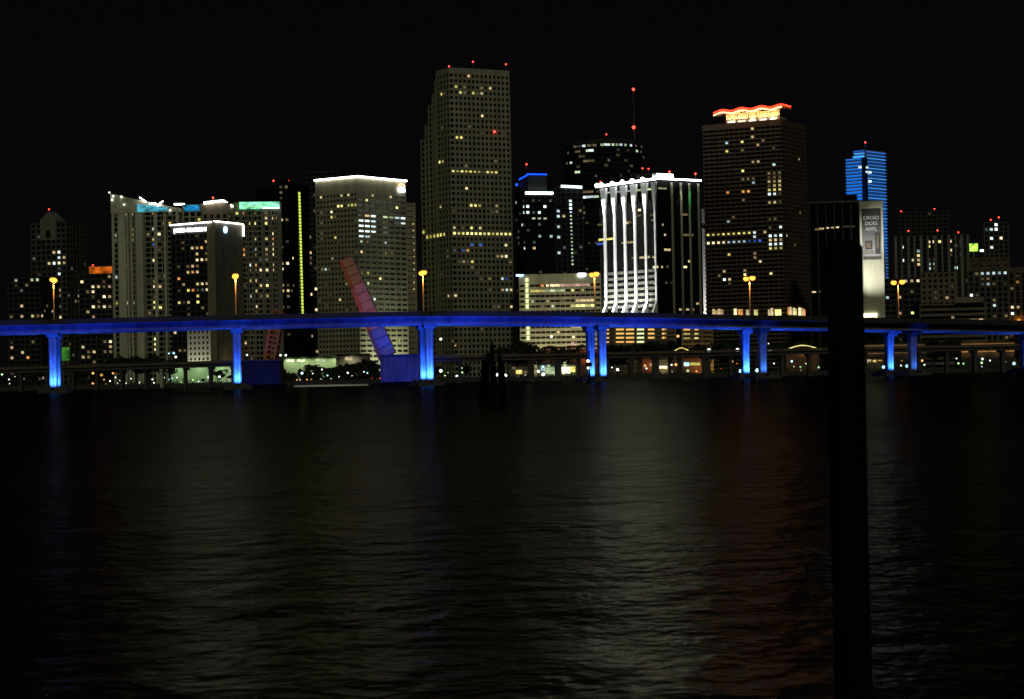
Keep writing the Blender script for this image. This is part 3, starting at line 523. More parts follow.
# curved tower with mast
def curved():
    D = 1720; xs = [566, 575, 590, 606, 622, 636, 645]; bow = [10, 3, -2, -4, -2, 4, 12]
    pts = [Vector((W(x, 150, D).x, D + b * 1.6)) for x, b in zip(xs, bow)]
    zt = W(606, 140, D).z; r = thing('office_tower', 'tall dark curved glass tower carrying a red-lit mast', 'tower', (pts[3].x, D, GZ))
    loc = [(p.x - pts[3].x, p.y - D) for p in pts]; H = zt - GZ
    poly = loc + [(loc[-1][0], 60), (loc[0][0], 60)]
    tag(MB().prism(poly, 0, H - 2).build('windows', M['glass2'], r), 'dark curved glazing', kind='stuff')
    def grow(d): return [(x * (1 + d / 40), y - d) for x, y in loc] + [(loc[-1][0] * (1 + d / 40), 60 + d), (loc[0][0] * (1 + d / 40), 60 + d)]
    wb = MB(); fh = 4.1; n = int(H / fh)
    for k in range(n + 1): wb.prism(grow(.3), k * fh - .25, k * fh + .3)
    wb.build('floor_bands', M['dark'], r); MB().prism(grow(-1.5), H - 2.01 + .02, H + .6).build('roof', M['dark'], r)
    def onface(px, py):
        d = ray(px, py)
        for (x0, y0), (x1, y1) in zip(loc, loc[1:]):
            ax, ay, bx, by = x0 + pts[3].x, y0 + D, x1 + pts[3].x, y1 + D; k = d.x / d.y
            den = (bx - ax) - k * (by - ay)
            u = (k * ay - ax) / den
            if -.01 <= u <= 1.01:
                x, y = ax + (bx - ax) * u, ay + (by - ay) * u
                return Vector((x - pts[3].x, y - D, CAMH + d.z / d.y * y - GZ)), math.atan2(by - ay, bx - ax)
    def win(px, py, c, wd=3, h=1.7):
        q = onface(px, py)
        if not q: return
        o = bpy.data.objects.new('window', unit(E[c])); COL.objects.link(o); o.parent = r; p = q[0]; p.z = (round(p.z / fh - .5) + .5) * fh; o.location = (p.x, p.y - .2, p.z); o.rotation_euler = (0, 0, q[1]); o.scale = (wd, .3, h)
    for px, py, c, wd in ((575, 148.5, 'd', 3), (579, 147.7, 'e', 3), (583.8, 147, 'C', 3), (589, 146.5, 'd', 3), (594.6, 145.6, 'd', 3), (602, 145, 'g', 2.5), (607, 144, 'C', 5), (613, 143.8, 'g', 2), (617, 144.2, 'g', 2), (621, 144.4, 'c', 2), (625.5, 144.5, 'g', 2), (631, 144.6, 'c', 2), (636, 145, 'd', 2), (641.5, 145.5, 'e', 2), (578, 152, 'd', 4), (591, 151, 'C', 4), (588, 151.8, 'g', 4), (568, 155, 'e', 2), (580, 155, 'd', 2), (586, 162, 'd', 5), (591, 161, 'd', 5), (571, 164.5, 'C', 3), (567, 165, 'd', 2), (578, 173, 'C', 3.5), (577, 173, 'g', 4), (584, 197.5, 'C', 4), (589, 196.5, 'c', 4), (593, 196, 'c', 4), (597, 195, 'g', 4), (586, 191, 'd', 6), (590, 190.5, 'd', 6), (596, 176, 'e', 1.5), (609, 159, 'c', 1.5), (641, 153, 'e', 3), (637, 153, 'g', 3), (606, 163, 'k', 3), (618, 157, 'k', 3), (626, 162, 'k', 3), (584, 211, 'd', 2), (587, 222, 'k', 3)): win(px, py, c, wd)
    for _ in range(40): win(random.uniform(568, 644), random.uniform(146, 300), random.choice('kke'), random.choice((2, 3)))
    b = W(606.3, 135, D + 8); beacon(r, (b.x - pts[3].x, 8, b.z - GZ))
    m0 = W(634.5, 141, D + 10); m1 = W(633.3, 89, D + 10)
    mm = MB().tube((m0.x - pts[3].x, 10, H), (m1.x - pts[3].x, 10, m1.z - GZ - 1), .9, .35, n=6).build('mast', M['dim'], r)
    for px, py, rr in ((633.3, 89.5, 1.15), (633.6, 127.5, 1.35)):
        q = W(px, py, D + 10); MB().ball((q.x - pts[3].x, 9, q.z - GZ), rr).build('mast_lamp', E['red'], mm)
curved()

# --- tower with white floodlit ribs
t = T('office_tower', 'dark tower with brilliant white crown and floodlit white ribs', 'tower', (598.5, 186), (656, 178.5), (699, 180), 1300, 54, fh=3.5, bw=50, sh=.5, pw=.6, wall='black', glass='black', e=.12, piers=False, crown=2)
H = t.H; top = H
# white spandrels low on the left face
sp = MB()
PZ = 37
for k in range(0, 8):
    z = PZ + k * 3.5 + 1; sp.box(-t.WL * .93, -1.2, -.55, -.2, z - .85, z + .85)
sp.build('spandrels', M['dim'], t.root)
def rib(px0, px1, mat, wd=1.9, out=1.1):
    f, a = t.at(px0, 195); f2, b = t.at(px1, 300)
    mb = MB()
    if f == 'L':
        c = a.x; mb.box(c - wd / 2, c + wd / 2, -out, -.2, PZ + 7, H - 2).hexa([(c - wd / 2, -out - .02, H - 19), (c + wd / 2, -out - .02, H - 19), (c + wd / 2, -.2, H - 19), (c - wd / 2, -.2, H - 19), (c - wd * 1.5, -out - .8, H - 2.01), (c + wd * 1.5, -out - .8, H - 2.01), (c + wd * 1.5, -.2, H - 2.01), (c - wd * 1.5, -.2, H - 2.01)])  # upper taper widens the rib to copy the glare below the crown
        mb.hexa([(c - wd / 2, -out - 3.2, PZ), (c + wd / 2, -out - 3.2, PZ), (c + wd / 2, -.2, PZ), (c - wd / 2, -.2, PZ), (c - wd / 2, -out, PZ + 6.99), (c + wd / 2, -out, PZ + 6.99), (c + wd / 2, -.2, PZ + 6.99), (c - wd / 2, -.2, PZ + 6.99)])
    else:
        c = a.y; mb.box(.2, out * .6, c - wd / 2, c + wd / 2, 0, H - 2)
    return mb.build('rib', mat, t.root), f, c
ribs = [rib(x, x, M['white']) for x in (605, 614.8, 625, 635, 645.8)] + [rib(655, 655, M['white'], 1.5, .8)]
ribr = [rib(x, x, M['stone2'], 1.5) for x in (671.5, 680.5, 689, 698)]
for k, (o, f, c) in enumerate(ribs[:5]):
    lamp('rib_floodlight', 'SPOT', (c - .4, -7.0, H - 3), 42000 * (1.15 if k == 4 else 1), (.95, 1, .95), (c, -1.1, H - 32), .3, t.root, 70, .9)
    lamp('rib_uplight', 'SPOT', (c - .5, -8.5, PZ + .3), 36000, (.95, 1, .97), (c, -1.1, PZ + 12), .3, t.root, 95, .9)
lamp('base_flood', 'AREA', (-t.WL * .35, -9, PZ + .5), 2600, (.92, 1, 1), (-t.WL * .3, -.5, PZ + 12), t.WL * .55, t.root, sy=1.5)
lamp('rib_fill_light', 'SPOT', (-t.WL * .5, -60, PZ + 2), 120000, (.93, 1, .97), (-t.WL * .5, 0, H * .62), 1, t.root, 62, .7)  # added fill light, lifts the ribs between their end lamps
t.box('podium', M['dark'], -t.WL - 6, 3, -14, -.5, 0, PZ - .3)
o, f, c = ribr[1]; lamp('rib_floodlight', 'SPOT', (3.2, c, H - 1), 9000, (.95, 1, .95), (1.1, c, H - 22), .3, t.root, 44, .9)
o, f, c = ribr[2]; lamp('rib_floodlight', 'SPOT', (3.2, c, H - 1), 9000, (.02, 1, .3), (1.1, c, H - 24), .3, t.root, 44, .9)
MB().box(-t.WL - .8, 1.2, -1.3, -.5, H - .8, H + .3).build('crown_light', E['crown'], t.root)
MB().box(1.21, 1.9, -1.4, t.WR + .2, H - .5, H + .3).build('crown_light', E['crown'], t.root)
f, pa = t.at(654, 178); f, pb = t.at(672, 178)
MB().box(-3, .9, -.45, t.WR * .38, H + .55, H + 2.9).build('roof_house', M['white'], t.root)
MB().box(.95, 1.15, .1, t.WR * .37, H + .6, H + 2.9).build('roof_light', E['crown'], t.root)
for q in (599.5, 604.3, 615, 625, 635, 645.5):
    f, p = t.at(q, 185, 1.7); MB().ball((p.x, -2.2, H + .2), 1.35).build('crown_lamp', E['crown'], t.root)
t.lit([(600, 224.5, 'w'), (604, 224.5, 'd'), (608.5, 223.5, 'w')])
def strip(px0, px1, y, c, h=1.3):
    f, a = t.at(px0, y, .3); g, b = t.at(px1, y, .3); q = bpy.data.objects.new('window', unit(E[c])); COL.objects.link(q); q.parent = t.root
    q.location = (a + b) / 2; q.scale = (abs(b.x - a.x), .3, h) if f == 'L' else (.3, abs(b.y - a.y), h)
for q in ((598, 604, 224.6, 'd'), (599, 614, 239.2, 'y'), (597.5, 604.5, 243.8, 'b'), (622, 634, 242.4, 'w'), (638.5, 641, 210, 'W'), (638, 641, 215.5, 'd'), (651, 655, 214.9, 'd'), (652, 655.5, 220, 'd'), (632, 636, 258, 'd'), (640, 650, 257.3, 'W'), (653, 655.5, 257, 'w'), (653, 658, 267, 'W'), (661, 662.5, 267, 'w'), (666.5, 668, 266.6, 'd'), (664, 670, 249.7, 'w'), (683, 693, 235, 'd'), (681, 687, 214.5, 'd'), (683, 686.5, 267, 'W'), (688, 690, 261.3, 'w'), (662, 663, 224.7, 'w'), (664, 665.5, 234.8, 'W'), (654, 656, 283, 'w'), (613, 616, 275, 'd'), (665, 667, 282.7, 'k'), (670, 672, 282.7, 'k'), (679, 681, 309.5, 'w'), (686, 688.5, 309.5, 'w'), (692, 694, 309.5, 'd'), (696, 698.5, 303.5, 'w'), (630, 633, 223, 'k'), (628, 631, 222, 'd')): strip(*q)
for a, b in ((607, 613), (616.5, 622), (627, 633.5), (637, 644), (647.5, 653), (658, 666)): strip(a, b, 193 - (a - 600) * .08, 'g' if a > 630 else 'c', 1.0)
t.beac((669.5, 172.5), (695.5, 174.5))
beacon(t.root, (-t.WL + 1, 1, t.H + 2))
# small red-lit roof seen above that tower's crown
t = T('office_tower', 'low dark roof with red lights behind the white crown', 'tower', (631, 176), (650, 174), None, 1640, 3.5, wall='dim', depth=20, fh=4, bw=4)
t.beac((642.5, 169), (651.5, 169.5)); t.rnd(10, 'kke', (.9, 1)); 
# --- low office block below
t = T('office_block', 'low beige office block with lit window bands and bright stairwell', 'office block', (519.5, 275), (600, 273), None, 1130, 1, fh=2.78, bw=2.6, sh=1.5, pw=.25, wall='stone', e=.4, crown=4.6, depth=24, glass='glassbr')
for j in range(6):
    f, p = t.at(526.8 + .1 * j, 280 + 5.3 * j, .7); o = bpy.data.objects.new('stair_window', unit(E['L'])); COL.objects.link(o); o.parent = t.root; o.location = p; o.scale = (1.5, .3, 2.0)
for j in range(3):
    f, p = t.at(528 + .1 * j, 327.5 + 5.3 * j, .7); o = bpy.data.objects.new('stair_window', unit(E['L'])); COL.objects.link(o); o.parent = t.root; o.location = p; o.scale = (1.5, .3, 2.0)
f, p = t.at(521, 275.4, .6); t.box('roof_sign', E['signb'], p.x - 2.6, p.x + 1.4, -1.1, -.5, p.z - .5, p.z + .5)
f, p = t.at(582, 274.8, .6); t.box('roof_sign', E['signw'], p.x - 2, p.x + 2, -1.1, -.5, p.z - .9, p.z + .9)
t.lit([(541.5, 285, 'o'), (547, 285, 'W'), (558, 280.5, 'g'), (560, 280.5, 'g'), (574.5, 290.5, 'Y'), (584, 290.5, 'y'), (547, 301, 'w'), (564.5, 301, 'd'), (551.5, 306.4, 'g'), (541, 306, 'd')])
t.row(551.5, 557.5, 285, 4, 'W', band=True); t.row(563, 585.5, 284.7, 12, 'p', band=True); t.row(530.5, 543, 290.3, 5, 'y', band=True); t.row(547.5, 563, 290.2, 8, 'g', band=True); t.row(579, 594, 300.7, 7, 'w', band=True); t.row(573.5, 593.5, 306, 10, 'Y', band=True); t.row(574, 580, 326.8, 3, 'w', band=True); t.lit([(575.5, 337.7, 'W'), (556, 333, 'w'), (531, 301.5, 'g')])
lamp('facade_floodlight', 'AREA', (-t.WL * .5, -30, 2), 6000, (1, .85, .5), (-t.WL * .5, 0, 20), 30, t.root, sy=2)

# --- narrow white lit slab left of the banded tower
t = T('apartment_slab', 'narrow brightly floodlit white slab beside the banded tower', 'apartment slab', (702.5, 210), (710, 210), None, 1400, 5.2, fh=3.2, bw=20, sh=1.6, pw=.3, wall='white', e=.4, depth=16)
MB().box(-t.WL - .6, -t.WL + 1.6, -2.2, -.5, 0, t.H - 12).box(-t.WL - .6, .3, -2.2, -.5, t.H - 8.5, t.H + .8).build('fin', M['white'], t.root)
lamp('uplight', 'SPOT', (-t.WL + 2, -10, 16), 30000, (1, 1, .95), (-t.WL + .8, -2, 42), .3, t.root, 80, .9)
lamp('fin_floodlight', 'SPOT', (-t.WL - 2, -32, 15), 70000, (1, 1, .93), (-t.WL + 1, -2, 55), .4, t.root, 60, .8)

# --- banded tower with neon crown
t = T('hotel_tower', 'brown banded tower with red neon wave crown', 'hotel', (703.5, 130.5), (781, 119.5), (804.5, 120), 1340, 29, fh=2.62, bw=3.4, sh=1.15, pw=.18, wall='brown', glass='black', e=.6, crown=3)
H = t.H
f, pa = t.at(726, 126); f, pb = t.at(779, 118)
cx0, cx1 = pa.x, -1.5; ch = 6.4
MB().box(cx0, cx1, 1.5, 12, H + .36, H + ch).build('crown_house', M['canvas'], t.root)
for i in range(5):
    x = cx0 + (cx1 - cx0) * (i + .5) / 5
    lamp('crown_uplight', 'SPOT', (x, -1.0, H + .8), 5200, (1, .55, .2), (x, 1.6, H + 4.5), .3, t.root, 140, .9)
for i in range(6):
    x = cx0 + (cx1 - cx0) * i / 5; MB().box(x - .35, x + .35, .9, 1.45, H + .4, H + ch).build('crown_pilaster', M['white'], t.root)
for i in range(5):
    x = cx0 + (cx1 - cx0) * (i + .5) / 5; MB().box(x - 2.3, x + 2.3, .2, .7, H + .5, H + 1.6).build('crown_lamp', E['screenw'], t.root)
wave = []; f, pl = t.at(713.5, 115); n = 48; x0 = pl.x + 1.5; x1 = 2.0
for i in range(n + 1):
    u = i / n; x = x0 + (x1 - x0) * u; z = H + ch + .1 + .6 * math.sin(u * math.pi * 7 - 1.2) - (1 - u) ** 4 * .8
    wave.append(Vector((x, -3.2, z)))
fr = [(p + Vector((0, 8.5, 0)), Vector((0, 1, 0)), Vector((0, 0, 1))) for p in wave]
MB().sweep(fr, [(-8, .2), (8, .2), (8, 1.3), (-8, 1.3)]).build('wave_canopy', M['canvas'], t.root)
def polytube(pts, r, name, mat, par):
    mb = MB()
    for a, b in zip(pts, pts[1:]): mb.tube(a, b, r, n=6)
    return mb.build(name, mat, par)
polytube([p + Vector((0, -.3, 1.9)) for p in wave], .42, 'neon_tube', E['neon'], t.root)
polytube([p + Vector((0, -.3, .35)) for p in wave], .42, 'neon_tube', E['neonw'], t.root)
MB().tube(wave[-1] + Vector((.2, -.3, 1.9)), wave[-1] + Vector((.2, 14, 1.9)), .42, n=6).build('neon_tube', E['neon'], t.root)
t.lit([(753.5, 126.5, 'w'), (754.5, 135.7, 'w'), (742, 142.5, 'Y'), (728, 145, 'c'), (755.5, 144.5, 'w'), (765, 141.5, 'd'), (775, 146, 'd'), (728, 153, 'y'), (742, 149, 'd'), (754.5, 161.5, 'w'), (758.5, 161.5, 'w'), (773.5, 163.3, 'c'), (799, 160, 'p'), (741.5, 172.3, 'Y'), (742, 169, 'w'), (754, 184, 'c'), (756, 180, 'd'), (742, 180.5, 'd'), (746, 180.5, 'd'), (742, 190.5, 'o'), (747.5, 190, 'o'), (729, 191.5, 'o'), (743, 198, 'd'), (730.5, 223, 'c'), (734, 218, 'd'), (800, 213.5, 'w'), (771, 218, 'd'), (776.5, 218, 'd'), (781, 226, 'C'), (771, 226, 'd')])
for x in (770, 775, 780.5):
    for y, c in ((172, 'd'), (177, 'd'), (181.5, 'w'), (186, 'w'), (190.5, 'y'), (195, 'C'), (200.5, 'w')):
        t.lit([(x, y, c if random.random() < .75 else 'd')])
t.row(709.5, 748, lambda x: 236.5 - (x - 709) * .07, 15, 'y', hf=.8); t.row(710, 722, 241.5, 5, 'W'); t.row(724, 745, 240.5, 9, 'c', hf=.8); t.row(747, 760, 241, 4, 'b'); t.lit([(743, 243, 'C'), (753.5, 234.5, 'c'), (757, 234, 'c'), (756, 237, 'C'), (767, 233, 'w'), (719, 243, 'W')])
for x in (771, 776.5, 782):
    for y, c in ((235, 'C'), (239.5, 'w'), (244, 'C'), (249, 'y')): t.lit([(x, y, c)])
t.lit([(794, 244, 'd'), (787, 235, 'w'), (730.5, 252.5, 'y'), (757, 254, 'p'), (757.5, 258, 'p'), (758, 262, 'w'), (726.5, 270, 'w'), (744.5, 270, 'w'), (717.5, 275.5, 'd'), (722, 280, 'C'), (731.5, 279.5, 'w'), (731.5, 283, 'd'), (743.5, 273.5, 'Y'), (749, 277, 'w'), (772, 271.5, 'Y'), (783, 270.5, 'Y'), (745.5, 295.5, 'c'), (767, 293.5, 'w'), (731, 288, 'k'), (719, 294.5, 'd')])
# bright ground floor
for a, b, c in ((713, 724, 'w'), (734.5, 737.5, 'W'), (738.5, 743.5, 'o'), (746.5, 750, 'W'), (754.5, 758.5, 'W'), (768.5, 774, 'Y'), (775.5, 782, 'W')):
    f, p = t.at(a, 311, .9); g, q = t.at(b, 311, .9); z = W((a + b) / 2, 311, 1330).z - GZ
    nb = max(1, int((q.x - p.x) / 1.7)); wb = (q.x - p.x) / nb
    for j in range(nb): MB().box(p.x + wb * j + .15, p.x + wb * (j + 1) - .15, -1.3, -.95, z - 2.4, z + random.choice((1.2, 1.7, 2.1))).build('shopfront', E[random.choice((c, c, 'W', 'Y', 'w'))], t.root)
for a, b in ((786, 795), (797, 803.5)):
    f, p = t.at(a, 311, .9); g, q = t.at(b, 311, .9); z = W(a, 311, 1345).z - GZ
    y0, y1 = min(p.y, q.y), max(p.y, q.y); nb = max(1, int((y1 - y0) / 2.6)); wb = (y1 - y0) / nb
    for j in range(nb): MB().box(.95, 1.3, y0 + wb * j + .2, y0 + wb * (j + 1) - .2, z - 2.5, z + random.choice((1.4, 2.0, 2.4))).build('shopfront', E[random.choice('WWYwo')], t.root)
t.rnd(30, 'kkd')

# --- black block and billboard block
t = T('office_block', 'black mullioned block behind the foreground piling', 'office block', (809, 205), (859, 200.5), None, 1270, 8.4, fh=3.4, bw=4.8, sh=.3, pw=.35, wall='dim', glass='black', e=.5, crown=1, depth=24, slabs=False)
t.box('roof_house', M['black'], -t.WL * .3, -1, 1, 12, t.H + .36, t.H + 3.5)
for a, b, y, c in ((815, 822, 229.3, 'd'), (819, 824, 228.6, 'w'), (826, 829, 227.9, 'W'), (831, 834, 227.6, 'w'), (836, 839, 227.2, 'W'), (842, 855, 226.5, 'k'), (812, 816, 292, 'W'), (818, 821, 291.6, 'd')):
    f, p = t.at(a, y, .2); g, q = t.at(b, y, .2); o = bpy.data.objects.new('window', unit(E[c])); COL.objects.link(o); o.parent = t.root; o.location = (p + q) / 2; o.scale = (q.x - p.x, .2, .9)
t = T('billboard_block', 'pale windowless block carrying a tall advertising banner on its face', 'office block', (859.5, 200.8), (882.5, 200.8), None, 1245, 9.4, fh=60, bw=60, sh=.2, pw=.2, wall='stone', e=.3, depth=22, z0=W(870, 318, 1245).z, crown=2)
MB().box(-t.WL, 0, -.36, -.05, 0, t.H - 2).build('rendered_face', M['stone'], t.root)
MB().box(-t.WL - .1, .1, 0.01, 20, GZ - t.z0, 0).build('podium', M['black'], t.root)
f, a = t.at(861.5, 209); f, b = t.at(881.5, 260); bx0, bx1, bz1, bz0 = a.x, b.x, a.z, b.z
def bmat():
    m = bpy.data.materials.new('banner_print'); m.use_nodes = True; nt = m.node_tree; p = nt.nodes['Principled BSDF']; L = nt.links.new
    tc = nt.nodes.new('ShaderNodeTexCoord'); sx = nt.nodes.new('ShaderNodeSeparateXYZ'); rp = nt.nodes.new('ShaderNodeValToRGB')
    L(tc.outputs['Generated'], sx.inputs[0]); L(sx.outputs[2], rp.inputs[0]); L(rp.outputs[0], p.inputs['Base Color'])
    e = rp.color_ramp.elements; e[0].position = 0; e[0].color = (.5, .5, .5, 1); e[1].position = .75; e[1].color = (.06, .06, .065, 1)
    k = e.new(.35); k.color = (.22, .22, .23, 1); p.inputs['Roughness'].default_value = .6; return m
MB().box(bx0, bx1, -.6, -.4, bz0, bz1).build('banner', bmat(), t.root)
bw_ = bx1 - bx0
for s_, z in (('DROID', .82), ('DOES', .71), ('APPS.', .60)):
    o = text('banner_text', s_, 2.9, M['white'], t.root, (bx0 + bw_ * .5, -.72, bz0 + (bz1 - bz0) * z), (R(90), 0, 0), .05)
def phone(x0, x1, z0, z1, scr, sc2):
    hx, hz = bz1 - bz0, 1
    p = t.box('printed_phone', M['dark'], bx0 + bw_ * x0, bx0 + bw_ * x1, -.75, -.62, bz0 + hx * z0, bz0 + hx * z1)
    q = MB().box(bx0 + bw_ * (x0 + scr), bx0 + bw_ * (x1 - scr), -.82, -.76, bz0 + hx * (z0 + sc2), bz0 + hx * (z1 - .04)).build('phone_screen', M['brown'], p)
phone(.14, .53, .21, .38, .07, .03); phone(.68, .95, .12, .53, .06, .12)
t.box('banner_caption', M['dim'], bx0 + bw_ * .05, bx1 - bw_ * .02, -.72, -.62, bz0 + .5, bz0 + 2.2)
t.box('keyboard', M['conc'], bx0 + bw_ * .08, bx0 + bw_ * .62, -.86, -.64, bz0 + (bz1 - bz0) * .12, bz0 + (bz1 - bz0) * .19)
lamp('banner_floodlight', 'SPOT', (-t.WL - 5, -24, 17), 45000, (1, .98, .9), (-t.WL * .45, -.4, 27), .8, t.root, 66, 1)
lamp('banner_toplight', 'SPOT', (-t.WL - 9, -30, 30), 60000, (1, .98, .92), (-t.WL * .3, -.4, 48), .6, t.root, 44, 1)
f, a = t.at(861.5, 316); f, b = t.at(877, 316); MB().box(a.x, b.x, -1.2, -.6, -.6, 2.6).build('lit_canopy', E['screenw'], t.root)

# --- blue striped tower
t = T('office_tower', 'tall tower washed in blue with bright horizontal stripes', 'tower', (846, 161.5), (864.5, 158), (885, 158.5), 1600, 42, fh=2.45, bw=80, sh=.6, pw=.5, wall='blueclad', glass='blueclad', e=.3, piers=False)
H = t.H
MB().box(-t.WL * .68, -1.2, 2, t.WR, H + .36, H + 6.3).build('upper_tier', M['blueclad'], t.root)
MB().box(.01, .25, 1.3, t.WR - .2, H + .4, H + 6.2).build('upper_tier_face', M['blueclad'], t.root)
MB().box(-t.WL * .68, -1.3, 1.4, 1.9, H + .9, H + 2.2).build('glow_band', E['blueb'], t.root); MB().box(-t.WL * .6, -1.3, 1.4, 1.9, H + 3.4, H + 4.2).build('glow_band', E['blueb'], t.root)  # self-glowing bands in place of stripes lit by blue floods
n = t.nf
for k in range(n + 2):
    z = H - k * t.fh + 1.5
    if k < n * .36: MB().box(-t.WL, -2.2, -.9, -.45, z - 1.75, z - 1.4).build('glow_band', E['blueband'], t.root)
for k in range(-2, int(n * .9)):
    z = H - k * t.fh; y0 = 2.6 if k < n * .42 else t.WR - 2.6
    if z < 18: break
    m = MB().box(.5, .95, y0, t.WR, z - .2, z + .2).build('glow_band', E['blueband' if k % 3 else 'blueb'], t.root)
MB().box(-2.0, 1.0, -1.0, 2.2, 0, H + .2).build('corner_shaft', M['black'], t.root)
for px, py in ((865.3, 167.5), (861, 167.3), (868.5, 172.5), (868.5, 181.5), (865, 172)):
    f, p = t.at(px, py, 1.3); MB().box(p.x - .8, p.x + .8, p.y - .8, p.y + .8, p.z - .7, p.z + .7).build('lit_window', E['C'], t.root)
lamp('facade_floodlight', 'SPOT', (-t.WL * .5 - 4, -70, H * .35), 1300000, (.0, .22, 1), (-t.WL * .4, 0, H * .8), 1, t.root, 44, .6)
lamp('facade_floodlight', 'SPOT', (70, t.WR * .6, H * .35), 260000, (.0, .2, 1), (0, t.WR * .6, H * .8), 1, t.root, 50, .6)
t.beac((865.7, 143))

# --- right-hand group
t = T('apartment_tower', 'faint twin-topped tower farthest back at right', 'tower', (900, 211), (948, 211), None, 1950, 11, fh=3.6, bw=4.5, sh=1.2, pw=1.0, wall='dark', depth=25); t.rnd(30, 'kkk'); t.beac((898.5, 212), (934.5, 209.5))
t = T('apartment_block', 'wide pale-striped apartment block with bluish lights at right', 'apartment block', (894, 234), (969, 234), None, 1700, 11.5, fh=3.5, bw=4.2, sh=.8, pw=.5, wall='dark', depth=25)
strips(t, [(.02, 2.2), (.1, 1.4), (.19, 2.2), (.27, 1.4), (.36, 2.2), (.45, 1.4), (.55, 2.4), (.64, 1.4), (.73, 2.2), (.82, 1.4), (.9, 2.2), (.98, 2)], mat='conc')
t.beac((908.5, 231.5), (937.5, 231), (958.3, 233))
t.lit([(904, 245.7, 'C'), (916.5, 249, 'c'), (917, 254.5, 'Y'), (915, 258.7, 'W'), (919, 258.7, 'w'), (904.5, 261, 'C'), (927.5, 242, 'W'), (927.5, 245.5, 'y'), (935, 242.5, 'W'), (940, 242.5, 'Y'), (952.5, 242, 'W'), (948, 251.5, 'W'), (949, 255, 'd'), (957, 245.5, 'd'), (962.5, 254, 'e'), (921, 264, 'w'), (917, 263.5, 'w'), (928, 264, 'c'), (930, 267, 'c'), (936, 258, 'e'), (936, 263.5, 'c'), (954, 267, 'C'), (936, 268, 'd'), (961, 245, 'e')]); t.rnd(36, 'kkee')
t = T('apartment_tower', 'slim tower with bluish lights behind the tan block at right', 'tower', (984, 224), (1008, 222), None, 1680, 13, fh=3.5, bw=4, sh=1.0, pw=1.0, wall='dim', depth=20)
t.lit([(991, 220.5, 'c'), (994, 223.5, 'C'), (988, 228, 'e'), (993, 227.5, 'c'), (996.5, 228, 'C'), (991, 238.2, 'C'), (1001.5, 237.5, 'W'), (992, 247, 'C'), (1003, 240, 'd')]); t.rnd(18, 'kked'); t.beac((998.8, 218), (990.8, 220.5))
t = T('office_block', 'plain brown block with lime lit sign box on its roof', 'office block', (969.5, 254), (1009, 257), None, 1560, 12.5, fh=4, bw=6, sh=3, pw=3.2, wall='brown', depth=24); t.rnd(5, 'kk')
f, p = t.at(973.5, 243); t.box('sign_box', E['lime'], p.x - 3, p.x + 3, -.5, 1.5, t.H + 5, t.H + 10.5); t.box('sign_post', M['steel'], p.x - .4, p.x + .4, 0, .8, t.H + .3, t.H + 5); t.box('roof_lamp', E['lampw'], p.x + 4.5, p.x + 7, -.5, .5, t.H + 4.5, t.H + 6)
t = T('office_block', 'brown columned block with a row of cool lights along its top', 'office block', (991, 270), (1032, 267), None, 1420, 13.5, fh=4, bw=3.6, sh=.7, pw=1.5, wall='brown', crown=3.4, depth=24)
t.row(1009, 1023, lambda x: 270.5 - (x - 1009) * .03, 6, 'C', out=.8); t.lit([(1011.5, 288, 'd'), (1014, 310, 'W'), (1012, 315, 'C'), (1016, 309, 'w'), (1020, 282, 'o')]); t.rnd(20, 'kkko')
lamp('sodium_floodlight', 'SPOT', (-9, -14, 30), 9000, (1, .35, .05), (-8, 0, 22), .5, t.root, 120, 1)
t = T('apartment_block', 'brown mid-rise with scattered cool lights at right', 'apartment block', (968, 271), (1008, 270), None, 1400, 12.7, fh=3.4, bw=3.6, sh=1.1, pw=1.3, wall='dim', depth=24)
t.row(984, 1004, 270.8, 7, 'c'); t.lit([(984.5, 283.5, 'e'), (988.5, 283, 'c'), (994, 282, 'd'), (969, 294.6, 'C'), (993, 307, 'C'), (992, 301.5, 'd'), (953, 278, 'k')]); t.rnd(24, 'kkdd')
t = T('office_block', 'plain beige block with small dark windows beyond the right lamps', 'office block', (921, 274), (955, 272), (960, 274), 1330, 12, fh=3.4, bw=3.4, sh=1.8, pw=1.7, wall='beige', depth=24)
t.lit([(935, 296, 'd'), (949, 295.5, 'w'), (936, 294, 'k')]); t.rnd(8, 'kk')
t = T('apartment_block', 'low dark block with warm lights, left of the beige block', 'apartment block', (884, 280), (921, 278), None, 1380, 10.3, fh=3.4, bw=3.6, wall='dark', depth=22)
t.lit([(906, 281, 'W'), (909, 281, 'w'), (916, 279.5, 'W'), (921, 279, 'W'), (903, 313, 'w'), (912.5, 312.5, 'Y'), (888, 297, 'c'), (897, 298, 'w'), (914, 289, 'd'), (954, 285, 'd')]); t.rnd(14, 'kkd')
t = T('parking_deck', 'low tan deck with stacked floors at right', 'parking deck', (920, 302), (985, 303), None, 1180, 12, fh=3.0, bw=40, sh=1.5, pw=.6, wall='beige', glass='black', depth=24)
t.lit([(975, 319, 'w')]); MB().box(-t.WL * .45, -t.WL * .02, -3, 12, t.H + .36, t.H + 3.4).build('upper_floor', M['tan'], t.root)
for a, b, c in ((970, 977, 'd'), (979, 983, 'w')):
    f, p = t.at(a, 319.5, .9); f, q = t.at(b, 319.5, .9); o = bpy.data.objects.new('window', unit(E[c])); COL.objects.link(o); o.parent = t.root; o.location = (p + q) / 2; o.scale = (q.x - p.x, .2, .8)

